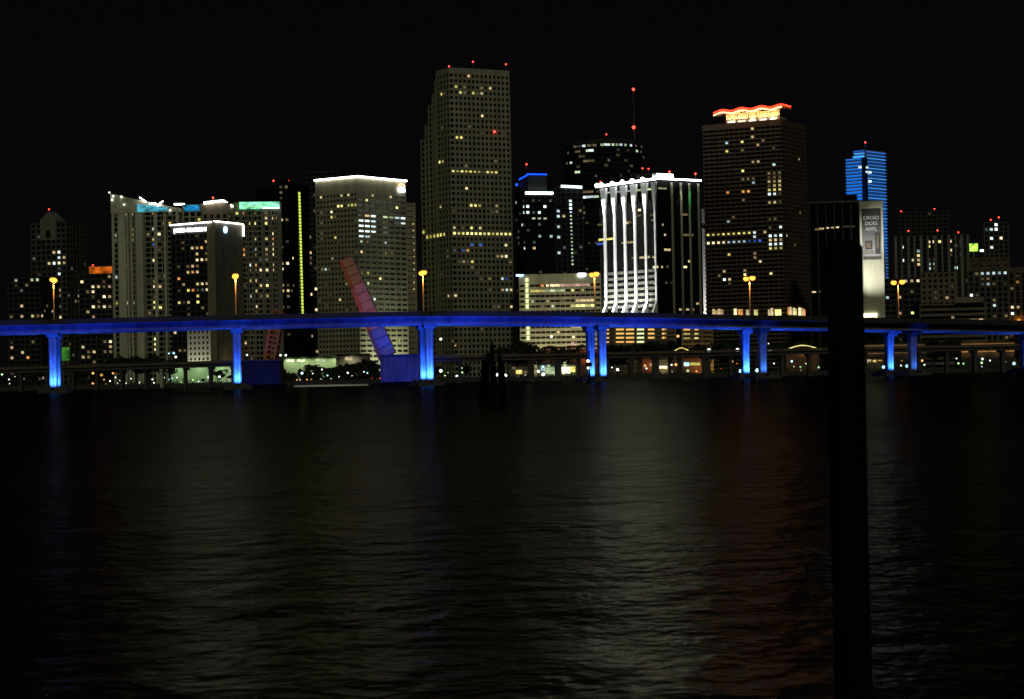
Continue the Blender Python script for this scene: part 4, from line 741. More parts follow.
# --- parking garage and long low buildings seen under the blue bridge
t = T('parking_garage', 'open parking garage with amber lit floors under the blue bridge', 'parking garage', (604, 322), (675, 322), None, 1090, 3.5, fh=2.25, bw=5, sh=.75, pw=.5, wall='tan', glass='brown', e=.5, depth=24)
for k in range(4):
    for a, b, c in ((606, 609, 0), (616, 624, 0), (626, 634, 0), (637, 644, 1), (648, 655, 0), (662, 666, 0)):
        y = 329.5 + 4.1 * k
        if k == 3 and a > 640: continue
        f, p = t.at(a, y, .3); f, q = t.at(b, y, .3); o = bpy.data.objects.new('garage_light', unit(E['garage'] if not c else E['L'])); COL.objects.link(o); o.parent = t.root; o.location = (p + q) / 2; o.scale = (q.x - p.x, .3, .85)
t = T('parking_garage', 'smaller garage lit deep yellow, right of the amber garage', 'parking garage', (682, 322), (712, 322), None, 1092, 5, fh=2.25, bw=5, sh=.8, pw=.5, wall='tan', glass='brown', e=.5, depth=24)
for k in range(3):
    for a, b, c in ((683.5, 690, 'y'), (694.5, 698.5, 'Y')):
        y = 329.5 + 4.6 * k; f, p = t.at(a, y, .3); f, q = t.at(b, y, .3); o = bpy.data.objects.new('garage_light', unit(E[c] if k else E['garage'])); COL.objects.link(o); o.parent = t.root; o.location = (p + q) / 2; o.scale = (q.x - p.x, .3, 1.0)
lamp('garage_lamp', 'AREA', (-t.WL * .5, -6, 1), 900, (1, .6, .15), (-t.WL * .5, 0, 12), 18, t.root, sy=1)

def low_hall(label, x0, x1, ytop, D, mat, depth=14, cat='hall', name='market_hall'):
    a = W(x0, ytop, D); b = W(x1, ytop, D); r = thing(name, label, cat, ((a.x + b.x) / 2, D, GZ)); h = a.z - GZ; w2 = (b.x - a.x) / 2
    MB().box(-w2, w2, 0, depth, 0, h).build('wall', mat, r); MB().box(-w2 - .5, w2 + .5, -.8, depth + .5, h + .003, h + .4).build('roof', M['dark'], r)
    def panel(px0, px1, py0, py1, m, nm='window'):
        p = W(px0, py1, D); q = W(px1, py0, D); MB().box(p.x - r.location.x, q.x - r.location.x, -.35, -.02, max(.1, p.z - GZ), q.z - GZ).build(nm, m, r)
    return r, h, w2, panel
r, h, w2, pan = low_hall('pale green lit hall behind the channel between bridge leaves', 280, 336, 358.5, 1000, M['wall'])
pan(286.5, 294, 359.5, 362, E['hall']); pan(297, 304.5, 359.5, 362, E['hall']); pan(315, 326, 359.5, 361.8, E['hall'])
for i in range(4): lamp('wall_light', 'SPOT', (-w2 + 4 + i * w2 * .55, -4, h + 1.5), 1500, (.75, 1, .5), (-w2 + 4 + i * w2 * .55, 0, 1), .3, r, 130, 1)
r, h, w2, pan = low_hall('grey low hall with one warm window near the blue pier house', 336, 368, 355, 1010, M['conc']); pan(345, 352, 357, 360.5, E['W'])
lamp('wall_light', 'SPOT', (0, -5, h), 1800, (1, .95, .6), (0, 0, 2), .3, r, 130, 1)
r, h, w2, pan = low_hall('pale wall floodlit green seen between the thin trestle columns', 171, 240, 364, 960, M['wall'])
for i, e_ in enumerate((1, 1, 1.2, 2.2)): lamp('wall_light', 'SPOT', (-w2 + 3 + i * w2 * .63, -5, h + .5), 2300 * e_ * .6, (.6, 1, .5) if i < 3 else (1, 1, .75), (-w2 + 3 + i * w2 * .63, 0, 1), .3, r, 130, 1)
r, h, w2, pan = low_hall('bright pavilion glowing pale green under the low bridge', 537, 557, 364.5, 930, M['wall'], 8, 'pavilion', 'pavilion'); pan(545, 556, 367.5, 374, E['g']); pan(541, 545, 366, 371, E['c']); pan(547, 550, 364.8, 367, E['g'])
r, h, w2, pan = low_hall('bright pavilion glowing cream just left of the twin columns', 560, 576, 364, 935, M['wall'], 8, 'pavilion', 'pavilion'); pan(562, 570, 367, 373.5, E['screenw']); pan(570.5, 575, 366.5, 372, E['y']); pan(563.5, 566, 362, 366.5, E['g'])
r, h, w2, pan = low_hall('kiosk with dim golden glow behind the dolphin piles', 511, 528, 365, 935, M['beige'], 8, 'kiosk', 'kiosk'); pan(516, 522, 370, 374, E['y']); pan(524, 527, 371, 373.5, E['d']); pan(512.5, 515, 367, 369, E['d']); pan(518, 520, 376, 378, E['w'])
r, h, w2, pan = low_hall('small red-roofed kiosk under the low bridge', 642, 655, 358.5, 930, M['rust'], 7, 'kiosk', 'kiosk'); pan(644, 646, 364.7, 367, E['W']); pan(649.5, 652, 363, 366, E['w']); lamp('roof_light', 'SPOT', (0, -4, 3), 220, (1, .35, .08), (0, 0, 5), .3, r, 140, 1)
r, h, w2, pan = low_hall('small yellow-lit kiosk right of the red one', 658, 668, 358, 930, M['beige'], 7, 'kiosk', 'kiosk'); pan(659.5, 667, 366, 368.8, E['screenw']); pan(660, 667, 360, 364.5, E['d']); lamp('wall_light', 'SPOT', (0, -4, 1), 450, (1, .8, .35), (0, 0, 4), .3, r, 140, 1)
r, h, w2, pan = low_hall('orange market stall front with a cyan lamp under the low bridge', 682, 702, 357.5, 930, M['rust'], 7, 'stall', 'market_stall'); pan(690, 700, 362.5, 365.3, E['y']); pan(684, 689, 362.5, 366, E['lampc']); lamp('wall_light', 'SPOT', (3, -5, 1), 450, (1, .5, .15), (3, 0, 4), .3, r, 140, 1)
r, h, w2, pan = low_hall('long amber lit terrace at far right below the bridge', 961, 1014, 343.5, 1010, M['dark'], 16, 'terrace building', 'terrace_building')
MB().box(-w2, w2, -.5, -.02, h - 4.2, h - .02).build('lit_wall_band', M['canvas'], r)  # pale band on a dark wall paints how far the wall lights reach
for a, b in ((962, 967), (977, 983), (987, 993), (1003, 1006)): pan(a, b, 345, 346.2, E['o'], 'eaves_lamp')
for i in range(4): lamp('wall_light', 'SPOT', (-w2 + 2 + i * w2 * .6, -5, h - 6), 550, (1, .5, .14), (-w2 + 2 + i * w2 * .6, 0, h), .3, r, 140, 1)
r, h, w2, pan = low_hall('long brown building with small amber lamps right of the piling', 862, 925, 345, 1012, M['dark'], 16, 'terrace building', 'terrace_building')
MB().box(-w2, w2, -.5, -.02, h - 4.2, h - .02).build('lit_wall_band', M['canvas'], r)  # same split: lit upper wall coloured pale, unlit lower wall dark
for a, b in ((871, 873), (896, 904), (905, 907), (919, 923)): pan(a, b, 347, 348.8, E['o'], 'eaves_lamp')
for i in range(3): lamp('wall_light', 'SPOT', (-w2 + 5 + i * w2 * .6, -5, h - 6), 300, (1, .5, .15), (-w2 + 5 + i * w2 * .6, 0, h), .3, r, 140, 1)
r, h, w2, pan = low_hall('low cafe with golden lights right of the foreground piling', 864, 883, 357.5, 935, M['beige'], 7, 'cafe', 'cafe'); pan(865.5, 871, 359.5, 361.5, E['W']); pan(873, 876, 360, 362, E['y']); pan(878, 882, 360, 361, E['o']); pan(866, 868, 362, 363, E['w'])
def arch_hall(label, x0, x1, ybase, ytop, D, col):
    a = W(x0, ybase, D); b = W(x1, ybase, D); t_ = W((x0 + x1) / 2, ytop, D); r = thing('arched_pavilion', label, 'pavilion', ((a.x + b.x) / 2, D, GZ))
    w2 = (b.x - a.x) / 2; zb = a.z - GZ; hh = t_.z - a.z; n = 12
    pts = [Vector((-w2 + 2 * w2 * i / n, 0, zb + hh * (1 - abs(-1 + 2 * i / n) ** 1.7))) for i in range(n + 1)]
    fr = [(p + Vector((0, 6, 0)), Vector((0, 1, 0)), Vector((0, 0, 1))) for p in pts]
    MB().sweep(fr, [(-6, -.3), (6, -.3), (6, 0), (-6, 0)]).build('roof', M['canvas'], r)
    polytube([p + Vector((0, -.3, .1)) for p in pts], .22, 'roof_light_string', col, r)
    MB().box(-w2 * .85, w2 * .85, .4, 10, 0, zb - .3).build('wall', M['rust'], r)
    for i in (-1, 1): MB().box(i * w2 * .9 - .25, i * w2 * .9 + .25, 0, .5, 0, zb - .3).build('post', M['steel'], r)
    lamp('roof_lamp', 'SPOT', (0, -3, zb - 1), 350, (1, .55, .15), (0, 2, zb + 2), .3, r, 150, 1)
arch_hall('small arched pavilion outlined in golden lights under the bridge', 674, 689, 351.5, 348, 1010, E['y'])
arch_hall('wide arched pavilion outlined in golden lights left of the piling', 785, 820, 350.5, 345.5, 1010, E['Y'])
r, h, w2, pan = low_hall('long low roof edged with a thin orange light line', 538, 565, 348.5, 1008, M['rust'], 10); pan(542, 562, 348.6, 349.6, E['o'], 'eaves_light'); pan(540, 542, 347, 349.3, E['W'], 'eaves_light')
r, h, w2, pan = low_hall('red gabled roof with a pink light line by the twin columns', 568, 600, 346.5, 1006, M['rust'], 10); pan(572, 597, 347.3, 349, E['p'], 'eaves_light')
MB().hexa([(-w2 + .5, -.4, h + .45), (-w2 + 4.5, -.4, h + .45), (-w2 + 4.5, 5, h + .45), (-w2 + .5, 5, h + .45), (-w2 + 2.3, -.4, h + 2.2), (-w2 + 2.7, -.4, h + 2.2), (-w2 + 2.7, 5, h + 2.2), (-w2 + 2.3, 5, h + 2.2)]).build('gable', E['p'], r)
lamp('roof_lamp', 'SPOT', (0, -5, 6), 800, (1, .25, .1), (2, 0, h), .3, r, 150, 1)

# ---------------------------------------------------------------- the blue-lit high bridge (twin decks on single columns)
BR = thing('high_bridge', 'long high twin-deck bridge floodlit blue, curving away to the right', 'bridge', (0, 650, 0))
OFF = Vector((0, 650, 0))
NP = [(53, 635), (237, 642.6), (429, 651), (602, 661), (762, 674.5), (912, 692), (1052, 716)]
NX = [(az(px, 345) * D, D) for px, D in NP]
key = [(-420, 605), (-310, 616), (-205, 626)] + NX + [(250, 748), (330, 790)]
def catmull(P, n=6):
    out = []
    for i in range(1, len(P) - 2):
        p0, p1, p2, p3 = (Vector(q) for q in P[i - 1:i + 3])
        for k in range(n):
            t = k / n; out.append(.5 * ((2 * p1) + (-p0 + p2) * t + (2 * p0 - 5 * p1 + 4 * p2 - p3) * t * t + (-p0 + 3 * p1 - 3 * p2 + p3) * t ** 3))
    out.append(Vector(P[-2])); return out
path = catmull(key, 8)
def top_z(x):
    pts = [(-420, 19), (-150, 21.4), (-82, 22.0), (-25, 22.3), (28, 21.2), (79, 19.5), (131, 18.0), (186, 16.6), (330, 12)]
    for (a, za), (b, zb) in zip(pts, pts[1:]):
        if x <= b: return za + (zb - za) * (x - a) / (b - a)
    return pts[-1][1]
def frames(offset, dz):
    fr = []
    for i, p in enumerate(path):
        d = (path[min(i + 1, len(path) - 1)] - path[max(i - 1, 0)]).normalized(); nrm = Vector((-d.y, d.x))
        q = p + nrm * offset
        fr.append((Vector((q.x, q.y, top_z(p.x) + dz)) - OFF, Vector((nrm.x, nrm.y, 0)), Vector((0, 0, 1))))
    return fr
SEP = 14.6
for off, dz, nm in ((0, 0, 'near'), (SEP, -.1, 'far')):
    fr = frames(off, dz)
    # profile: a < 0 towards the camera; deck top at -1.1, parapet to 0
    MB().sweep(fr, [(-6.2, -1.1), (-6.2, -1.5), (-4.6, -1.8), (-4.0, -3.75), (4.0, -3.75), (4.6, -1.8), (6.2, -1.5), (6.2, -1.1)]).build('girder', M['bridge'], BR)
    MB().sweep(fr, [(-6.26, -1.5), (-6.26, 0), (-5.95, 0), (-5.8, -1.09), (-5.8, -1.09)]).build('parapet', M['dark'], BR)
    MB().sweep(fr, [(5.8, -1.09), (5.95, 0), (6.26, 0), (6.26, -1.5), (6.26, -1.5)]).build('parapet', M['dark'], BR)
    MB().sweep(fr, [(-5.75, -1.06), (-5.75, -1.02), (5.75, -1.02), (5.75, -1.06)]).build('carriageway', M['asphalt'], BR)
BLUE = (.02, .135, 1)
def column(x, y, ang, ztop, far, boost=1.0):
    nx, ny = -math.sin(ang), math.cos(ang)
    base = Vector((x + nx * (SEP if far else 0), y + ny * (SEP if far else 0)))
    zt = ztop - 3.78 - (.1 if far else 0)
    r = empty('pier', Vector((base.x, base.y, 0)) - OFF, ang, BR)
    mb = MB(); n = 10
    prof = []
    for k in range(n + 1):
        u = k / n; z = 1.7 + (zt - 1.7) * u; wx = .98 + .3 * u ** 2.5 + .12 * (1 - u); wy = 1.3 + .9 * u ** 4
        prof.append((z, wx, wy))
    for (z0, a0, b0), (z1, a1, b1) in zip(prof, prof[1:]):
        k = len(mb.v)
        for z, a, b in ((z0, a0, b0), (z1, a1, b1)):
            c = .35
            mb.v += [(-a + c, -b, z), (-.28, -b, z), (0, -b + .35, z), (.28, -b, z), (a - c, -b, z), (a, -b + c, z), (a, b - c, z), (a - c, b, z), (-a + c, b, z), (-a, b - c, z), (-a, -b + c, z)]
        for i in range(11): mb.f.append((k + i, k + (i + 1) % 11, k + 11 + (i + 1) % 11, k + 11 + i))
    sh = mb.build('shaft', M['bridge'], r)
    MB().hexa([(-1.7, -2.3, zt - 1.3), (1.7, -2.3, zt - 1.3), (1.7, 2.3, zt - 1.3), (-1.7, 2.3, zt - 1.3), (-1.8, -3.7, zt), (1.8, -3.7, zt), (1.8, 3.7, zt), (-1.8, 3.7, zt)]).build('pier_cap', M['dark'], r)
    MB().box(-4.2, 4.2, -5.2, 4.5, -2, 1.0).box(-3.0, 3.0, -3.0, 3.0, 1.0, 1.68).build('footing', M['bridge_dk'], r)
    MB().box(-.5, .5, -4.6, -3.9, 1.0, 1.5).build('floodlight', M['black'], r)
    lamp('column_floodlight', 'SPOT', (0, -4.2, 1.9), 26000 * boost, (.012, .06, 1), (0, -1.2, 17.5), .25, r, 44, 1)
    lamp('base_floodlight', 'SPOT', (0, -4.2, 1.9), 15000 * boost, (.04, .2, 1), (0, -1.2, 5), .25, r, 100, 1)
    return r
pc = [(x, y, a) for (x, y), a in zip(NX, (.13, .14, .165, .21, .265, .35, .42))]
for i, (x, y, a) in enumerate(pc):
    column(x, y, a, top_z(x), False, (1.0, 1.0, 1.3, 1.0, .22, .12, .2)[i])
    column(x, y, a, top_z(x), True, (.6, .4, 1.1, 1.0, 1.3, .8, .5)[i])
    # lamps on the footings wash the girder faces and undersides
    nx, ny = math.sin(a), -math.cos(a)
    if i < 4:
        for s_ in (-1, 1):
            o = Vector((x + nx * 11 + s_ * math.cos(a) * 3, y + ny * 11 + s_ * math.sin(a) * 3, 1.2))
            tg = Vector((x + s_ * math.cos(a) * 17, y + s_ * math.sin(a) * 17, top_z(x) - 3))
            q = lamp('girder_floodlight', 'SPOT', o - OFF, (24000, 13000, 36000, 26000)[i], (.016, .045, 1), tg - OFF, .5, BR, 88, 1)
    for s_ in (-1, 1):
        mx, my = x + (nx * -.5 * SEP) + s_ * math.cos(a) * 5, y + (ny * -.5 * SEP) + s_ * math.sin(a) * 5
        lamp('soffit_floodlight', 'SPOT', Vector((mx, my, 2)) - OFF, (6000, 5000, 10000, 20000, 30000, 14000, 12000)[i], (.02, .09, 1), Vector((mx + s_ * 9 * math.cos(a), my + s_ * 9 * math.sin(a), top_z(x) - 3.7)) - OFF, .5, BR, 110, 1)
for px, py in ((740.5, 371), (757.2, 370.3), (883.5, 367), (907, 366), (1014, 363.5)):
    D = {740.5: 690, 757.2: 676, 883.5: 716, 907: 700, 1014: 744}[px]
    g_ = W(px, py, D) - OFF; q = MB().ball(g_, .55).build('floodlight', E['lampc'], BR)
    MB().tube(g_ + Vector((0, .2, -3)), g_ + Vector((0, .2, -.4)), .12, n=5).build('floodlight_post', M['black'], q)

# --- sodium street lamps standing on the bridge
def street_lamp():
    r = empty('street_lamp')
    MB().tube((0, 0, 0), (0, 0, 13.1), .24, .16, n=8).build('pole', M['steel'], r)
    for s_ in (-1, 1):
        a = MB().tube((0, 0, 12.9), (0, s_ * 1.3, 13.45), .08, n=6).tube((0, s_ * 1.3, 13.45), (0, s_ * 2.0, 13.5), .08, n=6).build('arm', M['steel'], r)
        MB().ball((0, s_ * 2.5, 13.35), .95, .95, .75, n=12, m=8).build('lamp_head', E['sod'], a)
        MB().ball((0, s_ * 2.5, 14.0), .6, .85, .22, n=12, m=6).build('lamp_hood', M['steel'], a)
    return r
lproto = street_lamp(); nl = 0
txt = ['twin-arm sodium street lamp above the leftmost bridge column', 'twin-arm sodium street lamp above the second bridge column from left', 'twin-arm sodium street lamp left of the tallest tower',
       'twin-arm sodium street lamp before the low beige office block', 'twin-arm sodium street lamp before the banded neon-crowned tower', 'twin-arm sodium street lamp right of the billboard']
for i, (px, py) in enumerate(((54, 282), (236, 275), (423.5, 274), (595, 278), (750, 283), (898.5, 288.5))):
    x, y, a = pc[i]
    best = min(path, key=lambda p: abs(az(px, 300) - p.x / p.y)) if True else None
    # exact point on the median
    k = az(px, 311)
    bx = None
    for p, q in zip(path, path[1:]):
        d = (q - p).normalized(); nrm = Vector((-d.y, d.x)); p2, q2 = p + nrm * SEP / 2, q + nrm * SEP / 2
        den = (q2.x - p2.x) - k * (q2.y - p2.y); u = (k * p2.y - p2.x) / den
        if 0 <= u <= 1: bx = p2 + (q2 - p2) * u; an = math.atan2(d.y, d.x)
    o = lproto if i == 0 else copy_tree(lproto)
    o.location = (bx.x, bx.y, top_z(bx.x) - 1.3); o.rotation_euler = (0, 0, an); tag(o, txt[i], 'street lamp', 'street lamps on the high bridge')
    if i == 0: pass
for o in [o for o in COL.objects if o.name.startswith('street_lamp')]:
    lamp('lamp_bulb', 'SPOT', (0, -1.1, 12.9), 9000, (1, .36, .06), (0, -.6, 0), .3, o, 120, .3)
for x, y, a in pc:
    q = Vector((x, y, top_z(x))) - OFF; c_, s_ = math.cos(a), math.sin(a)
    for o_ in (0,):
        b_ = q + Vector((s_ * 6.3, -c_ * 6.3, 0)); j = MB().box(-.12, .12, -.06, .06, -1.5, .02).build('expansion_joint', M['black'], BR, b_, a)
MB_ = frames(SEP / 2, -.2)
MB().sweep(MB_, [(-1.0, -.95), (-1.0, -.85), (1.0, -.85), (1.0, -.95)]).build('median', M['bridge_dk'], BR)

# ---------------------------------------------------------------- the low trestle bridge with its raised leaves
LB = 800
LO = Vector((0, LB, 0))
ends = [((-40, 369.2), (247, 360.2)), ((418, 356.5), (1100, 342.5))]
for si, ((xa, ya), (xb, yb)) in enumerate(ends):
    A = W(xa, ya, LB); B = W(xb, yb, LB)
    r = thing('low_bridge', ('dark low trestle bridge left of the channel under the blue bridge', 'dark low trestle bridge right of the channel behind the blue columns')[si], 'bridge', ((A.x + B.x) / 2, LB, 0))
    o0 = Vector((r.location.x, LB, 0)); a = A - o0; b = B - o0
    MB().hexa([a + Vector((0, -.3, -2.1)), b + Vector((0, -.3, -2.1)), b + Vector((0, 9.3, -2.1)), a + Vector((0, 9.3, -2.1)), a + Vector((0, -.3, -.9)), b + Vector((0, -.3, -.9)), b + Vector((0, 9.3, -.9)), a + Vector((0, 9.3, -.9))]).build('girder', M['bridge_dk'], r)
    MB().hexa([a + Vector((0, -.9, -.88)), b + Vector((0, -.9, -.88)), b + Vector((0, 9.9, -.88)), a + Vector((0, 9.9, -.88)), a + Vector((0, -.9, -.5)), b + Vector((0, -.9, -.5)), b + Vector((0, 9.9, -.5)), a + Vector((0, 9.9, -.5))]).build('deck', M['brown'], r)
    MB().hexa([a + Vector((0, -.85, -.48)), b + Vector((0, -.85, -.48)), b + Vector((0, -.65, -.48)), a + Vector((0, -.65, -.48)), a + Vector((0, -.85, .2)), b + Vector((0, -.85, .2)), b + Vector((0, -.65, .2)), a + Vector((0, -.65, .2))]).build('railing', M['brown'], r)
    pxs = (-12, 20, 46, 72, 96, 121, 145, 161, 184.5, 210, 232) if si == 0 else (433, 459.5, 490, 531, 558, 579, 608, 632, 656, 680, 706, 731, 757, 783, 810, 838, 866, 893, 920, 948, 976, 1004, 1032)
    for px in pxs:
        k = W(px, 370, LB); x = k.x - r.location.x; u = (x - a.x) / (b.x - a.x); zt = a.z + (b.z - a.z) * u - 2.12
        w_ = .45 if si == 0 and px not in (210,) else (.6 if px not in (531, 558, 656, 706) else 1.2)
        MB().box(x - w_, x + w_, .4, 1.6, -2, zt - .8).box(x - w_, x + w_, 3.2, 4.2, -2, zt - .8).box(x - w_ - .2, x + w_ + .2, 0, 9, zt - .8, zt).build('trestle_column', M['bridge_dk'] if px != 161 else M['stone'], r)  # the lit column gets a paler colour in place of lamplight
        MB().box(x - w_ - .3, x + w_ + .3, .1, 5, -2.5, .5).build('pile_cap', M['bridge_dk'], r)
def pier_house(label, x0, x1, y0, D, dep=13, mat='dim'):
    a = W(x0, y0, D); b = W(x1, y0, D); r = thing('pier_house', label, 'bridge pier', ((a.x + b.x) / 2, D, 0)); w2 = (b.x - a.x) / 2; h = a.z
    MB().box(-w2, w2, 0, dep, -2, h).build('wall', M[mat], r); rb = MB()
    n = 9
    for i in range(n): x = -w2 + 2 * w2 * (i + .5) / n; rb.box(x - .22, x + .22, -.35, -.02, 1.2, h - .8)
    rb.build('buttress', M[mat], r); MB().box(-w2 - .3, w2 + .3, -.6, dep + .3, h + .003, h + .5).build('coping', M['bridge_dk'], r)
    MB().box(-w2 - 1.2, w2 + 1.2, -2.5, dep + 1, -2.5, 1.0).build('fender', M['timber'], r)
    return r, w2, h
rL, w2L, hL = pier_house('dark navy pier house at the left side of the channel', 241.5, 280, 361.5, 790, mat='navy')
rR, w2R, hR = pier_house('blue lit pier house at the foot of the tall raised leaf', 380, 419.5, 356, 790)
lamp('wall_floodlight', 'SPOT', (2, -26, 1.5), 30000, (.006, .03, 1), (1, 0, 5), .5, rR, 70, 1)
lamp('wall_floodlight', 'SPOT', (2, -26, 1.5), 9000, (.02, .06, 1), (1, 0, 5), .5, rL, 70, 1)
def leaf(label, pb, pt, D, dep, wdt, mats, npan):
    a = W(pb[0], pb[1], D); b = W(pt[0], pt[1], D); r = thing('bascule_leaf', label, 'bridge leaf', (a.x, D, a.z))
    d = b - a; L = d.length; ang = math.atan2(d.x, d.z); r.rotation_euler = (0, ang, 0)
    r.rotation_mode = 'XYZ'
    h = dep / 2
    MB().hexa([(-h * 1.15, 0, 0), (h * 1.15, 0, 0), (h * 1.15, wdt, 0), (-h * 1.15, wdt, 0), (-h * .82, 0, L), (h * .82, 0, L), (h * .82, wdt, L), (-h * .82, wdt, L)]).build('girder', mats[0], r)
    rb = MB()
    for i in range(npan + 1):
        z = L * (i + .02) / npan; z = min(z, L - .2); q = h * (1.15 - .33 * z / L); rb.box(-q + .1, q - .1, -.28, -.02, z, z + .22)
    rb.build('stiffener', M['bridge_dk'], r)
    fl = MB().box(-h * 1.15 - .3, -h * .95, -.35, 0, 0, L * .5).box(-h - .15, -h * .8, -.35, 0, L * .5, L); fl.build('flange', mats[1], r)
    MB().hexa([(-h * 1.15 - 1.3, -.6, -.5), (-h * 1.15 - .02, -.6, -.5), (-h * 1.15 - .02, wdt + .6, -.5), (-h * 1.15 - 1.3, wdt + .6, -.5), (-h * .82 - 1.0, -.6, L), (-h * .82 - .02, -.6, L), (-h * .82 - .02, wdt + .6, L), (-h * .82 - 1.0, wdt + .6, L)]).build('deck_plate', mats[1], r)
    return r, L
lr, L = leaf('tall raised bascule leaf leaning left, lit orange pink and blue', (388.5, 355.5), (346.5, 257.5), 797, 4.7, 9, (M['steel'], M['rust']), 11)
lr.rotation_euler.z = 0
lamp('leaf_floodlight', 'SPOT', (0, -20, L * .50), 4300, (1, .22, .55), (0, 0, L * .50), .05, lr, 50, .12)
lamp('leaf_floodlight', 'SPOT', (0, -20, L * .12), 9000, (.008, .05, 1), (0, 0, L * .13), .05, lr, 38, .15)
lamp('leaf_floodlight', 'SPOT', (-3, -20, L * .86), 2300, (1, .26, .03), (0, 0, L * .87), .05, lr, 38, .25)
lamp('leaf_floodlight', 'SPOT', (-22, -8, L * .3), 1500, (1, .28, .06), (-2, 2, L * .35), .1, lr, 90, .5)
def lattice_leaf(label, pb, pt, D, dep, wdt, npan):
    a = W(pb[0], pb[1], D); b = W(pt[0], pt[1], D); r = thing('bascule_leaf', label, 'bridge leaf', (a.x, D, a.z))
    d = b - a; L = d.length; r.rotation_euler = (0, math.atan2(d.x, d.z), 0); h = dep / 2
    for y in (0, wdt - .5):
        MB().box(-h, -h + .55, y, y + .5, -1, L).box(h - .55, h, y, y + .5, -1, L).build('chord', M['rust'], r)
    for i in range(npan + 1):
        z = L * i / npan; o = MB().box(-h + .56, h - .56, .02, wdt - .02, z - .22, z + .22).build('floor_beam', M['rust'], r)
        if i < npan: MB().tube((-h + .4, .2, z), (h - .4, .2, z + L / npan), .13, n=5).build('brace', M['rust'], r)
    MB().box(-h - .35, -h - .02, -.3, wdt + .3, -1, L).build('deck_plate', M['rust'], r)
    return r, L
ll, L = lattice_leaf('shorter raised bascule leaf with open rusty lattice, crossing behind the blue girder', (269.5, 360), (277.8, 311), 797, 3.9, 9, 10)
lamp('leaf_floodlight', 'SPOT', (0, -16, L * .35), 1500, (1, .32, .12), (0, 0, L * .5), .1, ll, 80, .5)
r = tag(MB().box(0, W(368, 388, 740).x - W(294, 388, 740).x, 0, 1.2, -2, .55).build('fender_wall', M['white'], None, (W(294, 388, 740).x, 740, 0)), 'long pale low fender wall in the water between pier houses', 'fender wall')
lamp('channel_lamp', 'SPOT', (W(330, 375, 760).x, 725, 6), 900, (1, .85, .6), (W(330, 388, 740).x, 740, .5), .3, None, 140, 1)

# ---------------------------------------------------------------- channel marks in the water
D = 236; b0 = W(493, 399, D)
r = thing('pile_dolphin', 'dark cluster of leaning timber piles standing in the water', 'mooring dolphin', (b0.x, D, 0))
for i in range(9):
    a = 2 * math.pi * i / 9; rr = 1.65 if i % 2 else 1.4; hh = 4.4 + .9 * math.sin(i * 2.3)
    MB().tube((rr * math.cos(a) * 1.05, rr * math.sin(a), -2), (1.0 * math.cos(a), 1.0 * math.sin(a), hh), .26, .22, n=8).build('pile', M['timber'], r)
MB().tube((0, 0, -2), (0, 0, 5.9), .26, .22, n=8).tube((0, 0, 5.9), (0, 0, 6.6), .3, .05, n=8).build('king_pile', M['timber'], r)
MB().tube((0, 0, 3.2), (0, 0, 3.5), 1.4, 1.36, n=18).build('wire_lashing', M['black'], r); MB().tube((0, 0, 1.5), (0, 0, 1.75), 1.45, 1.42, n=18).build('wire_lashing', M['black'], r)
MB().tube((-.9, -.2, 3.0), (-.95, -.2, 6.4), .05, n=6).tube((.75, 0, 3), (.8, 0, 5.7), .1, n=6).build('marker_rod', M['timber'], r)
D = 560; b0 = W(589.6, 383, D)
r = thing('channel_marker', 'thin channel marker pole with two small white lamps before the twin columns', 'channel marker', (b0.x, D, 0))
zt = W(588.5, 350, D).z
MB().tube((0, 0, -2), (0, 0, zt), .28, .2, n=8).build('pole', M['timber'], r)
for zz in (361, 368): MB().ball((-.3, -.4, W(588, zz, D).z), .38).build('lamp', E['lampw'], r)
MB().box(-.9, .7, -.3, -.1, 4.6, 5.6).build('dayboard', M['black'], r)
# foreground piling, close to the camera
D = 12.0; k = W(845, 300, D)
r = thing('mooring_piling', 'tall black timber piling standing close in the foreground', 'piling', (k.x, D, -2))
zt = W(843, 247, D).z + 2; mb = MB(); n = 14; rings = 16
for j in range(rings):
    z = zt * j / (rings - 1); rad = .108 - .006 * j / rings + .002 * math.sin(j * 1.7)
    for i in range(n):
        a = 2 * math.pi * i / n; q = rad * (1 + .03 * math.sin(3 * a + j)); mb.v.append((q * math.cos(a), q * math.sin(a), z))
for j in range(rings - 1):
    for i in range(n): mb.f.append((j * n + i, j * n + (i + 1) % n, (j + 1) * n + (i + 1) % n, (j + 1) * n + i))
mb.f.append(tuple(range((rings - 1) * n, rings * n)))
mb.build('timber_post', M['timber'], r); MB().tube((0, 0, zt + .001), (0, 0, zt + .03), .1, .07, n=14).build('cap', M['black'], r)

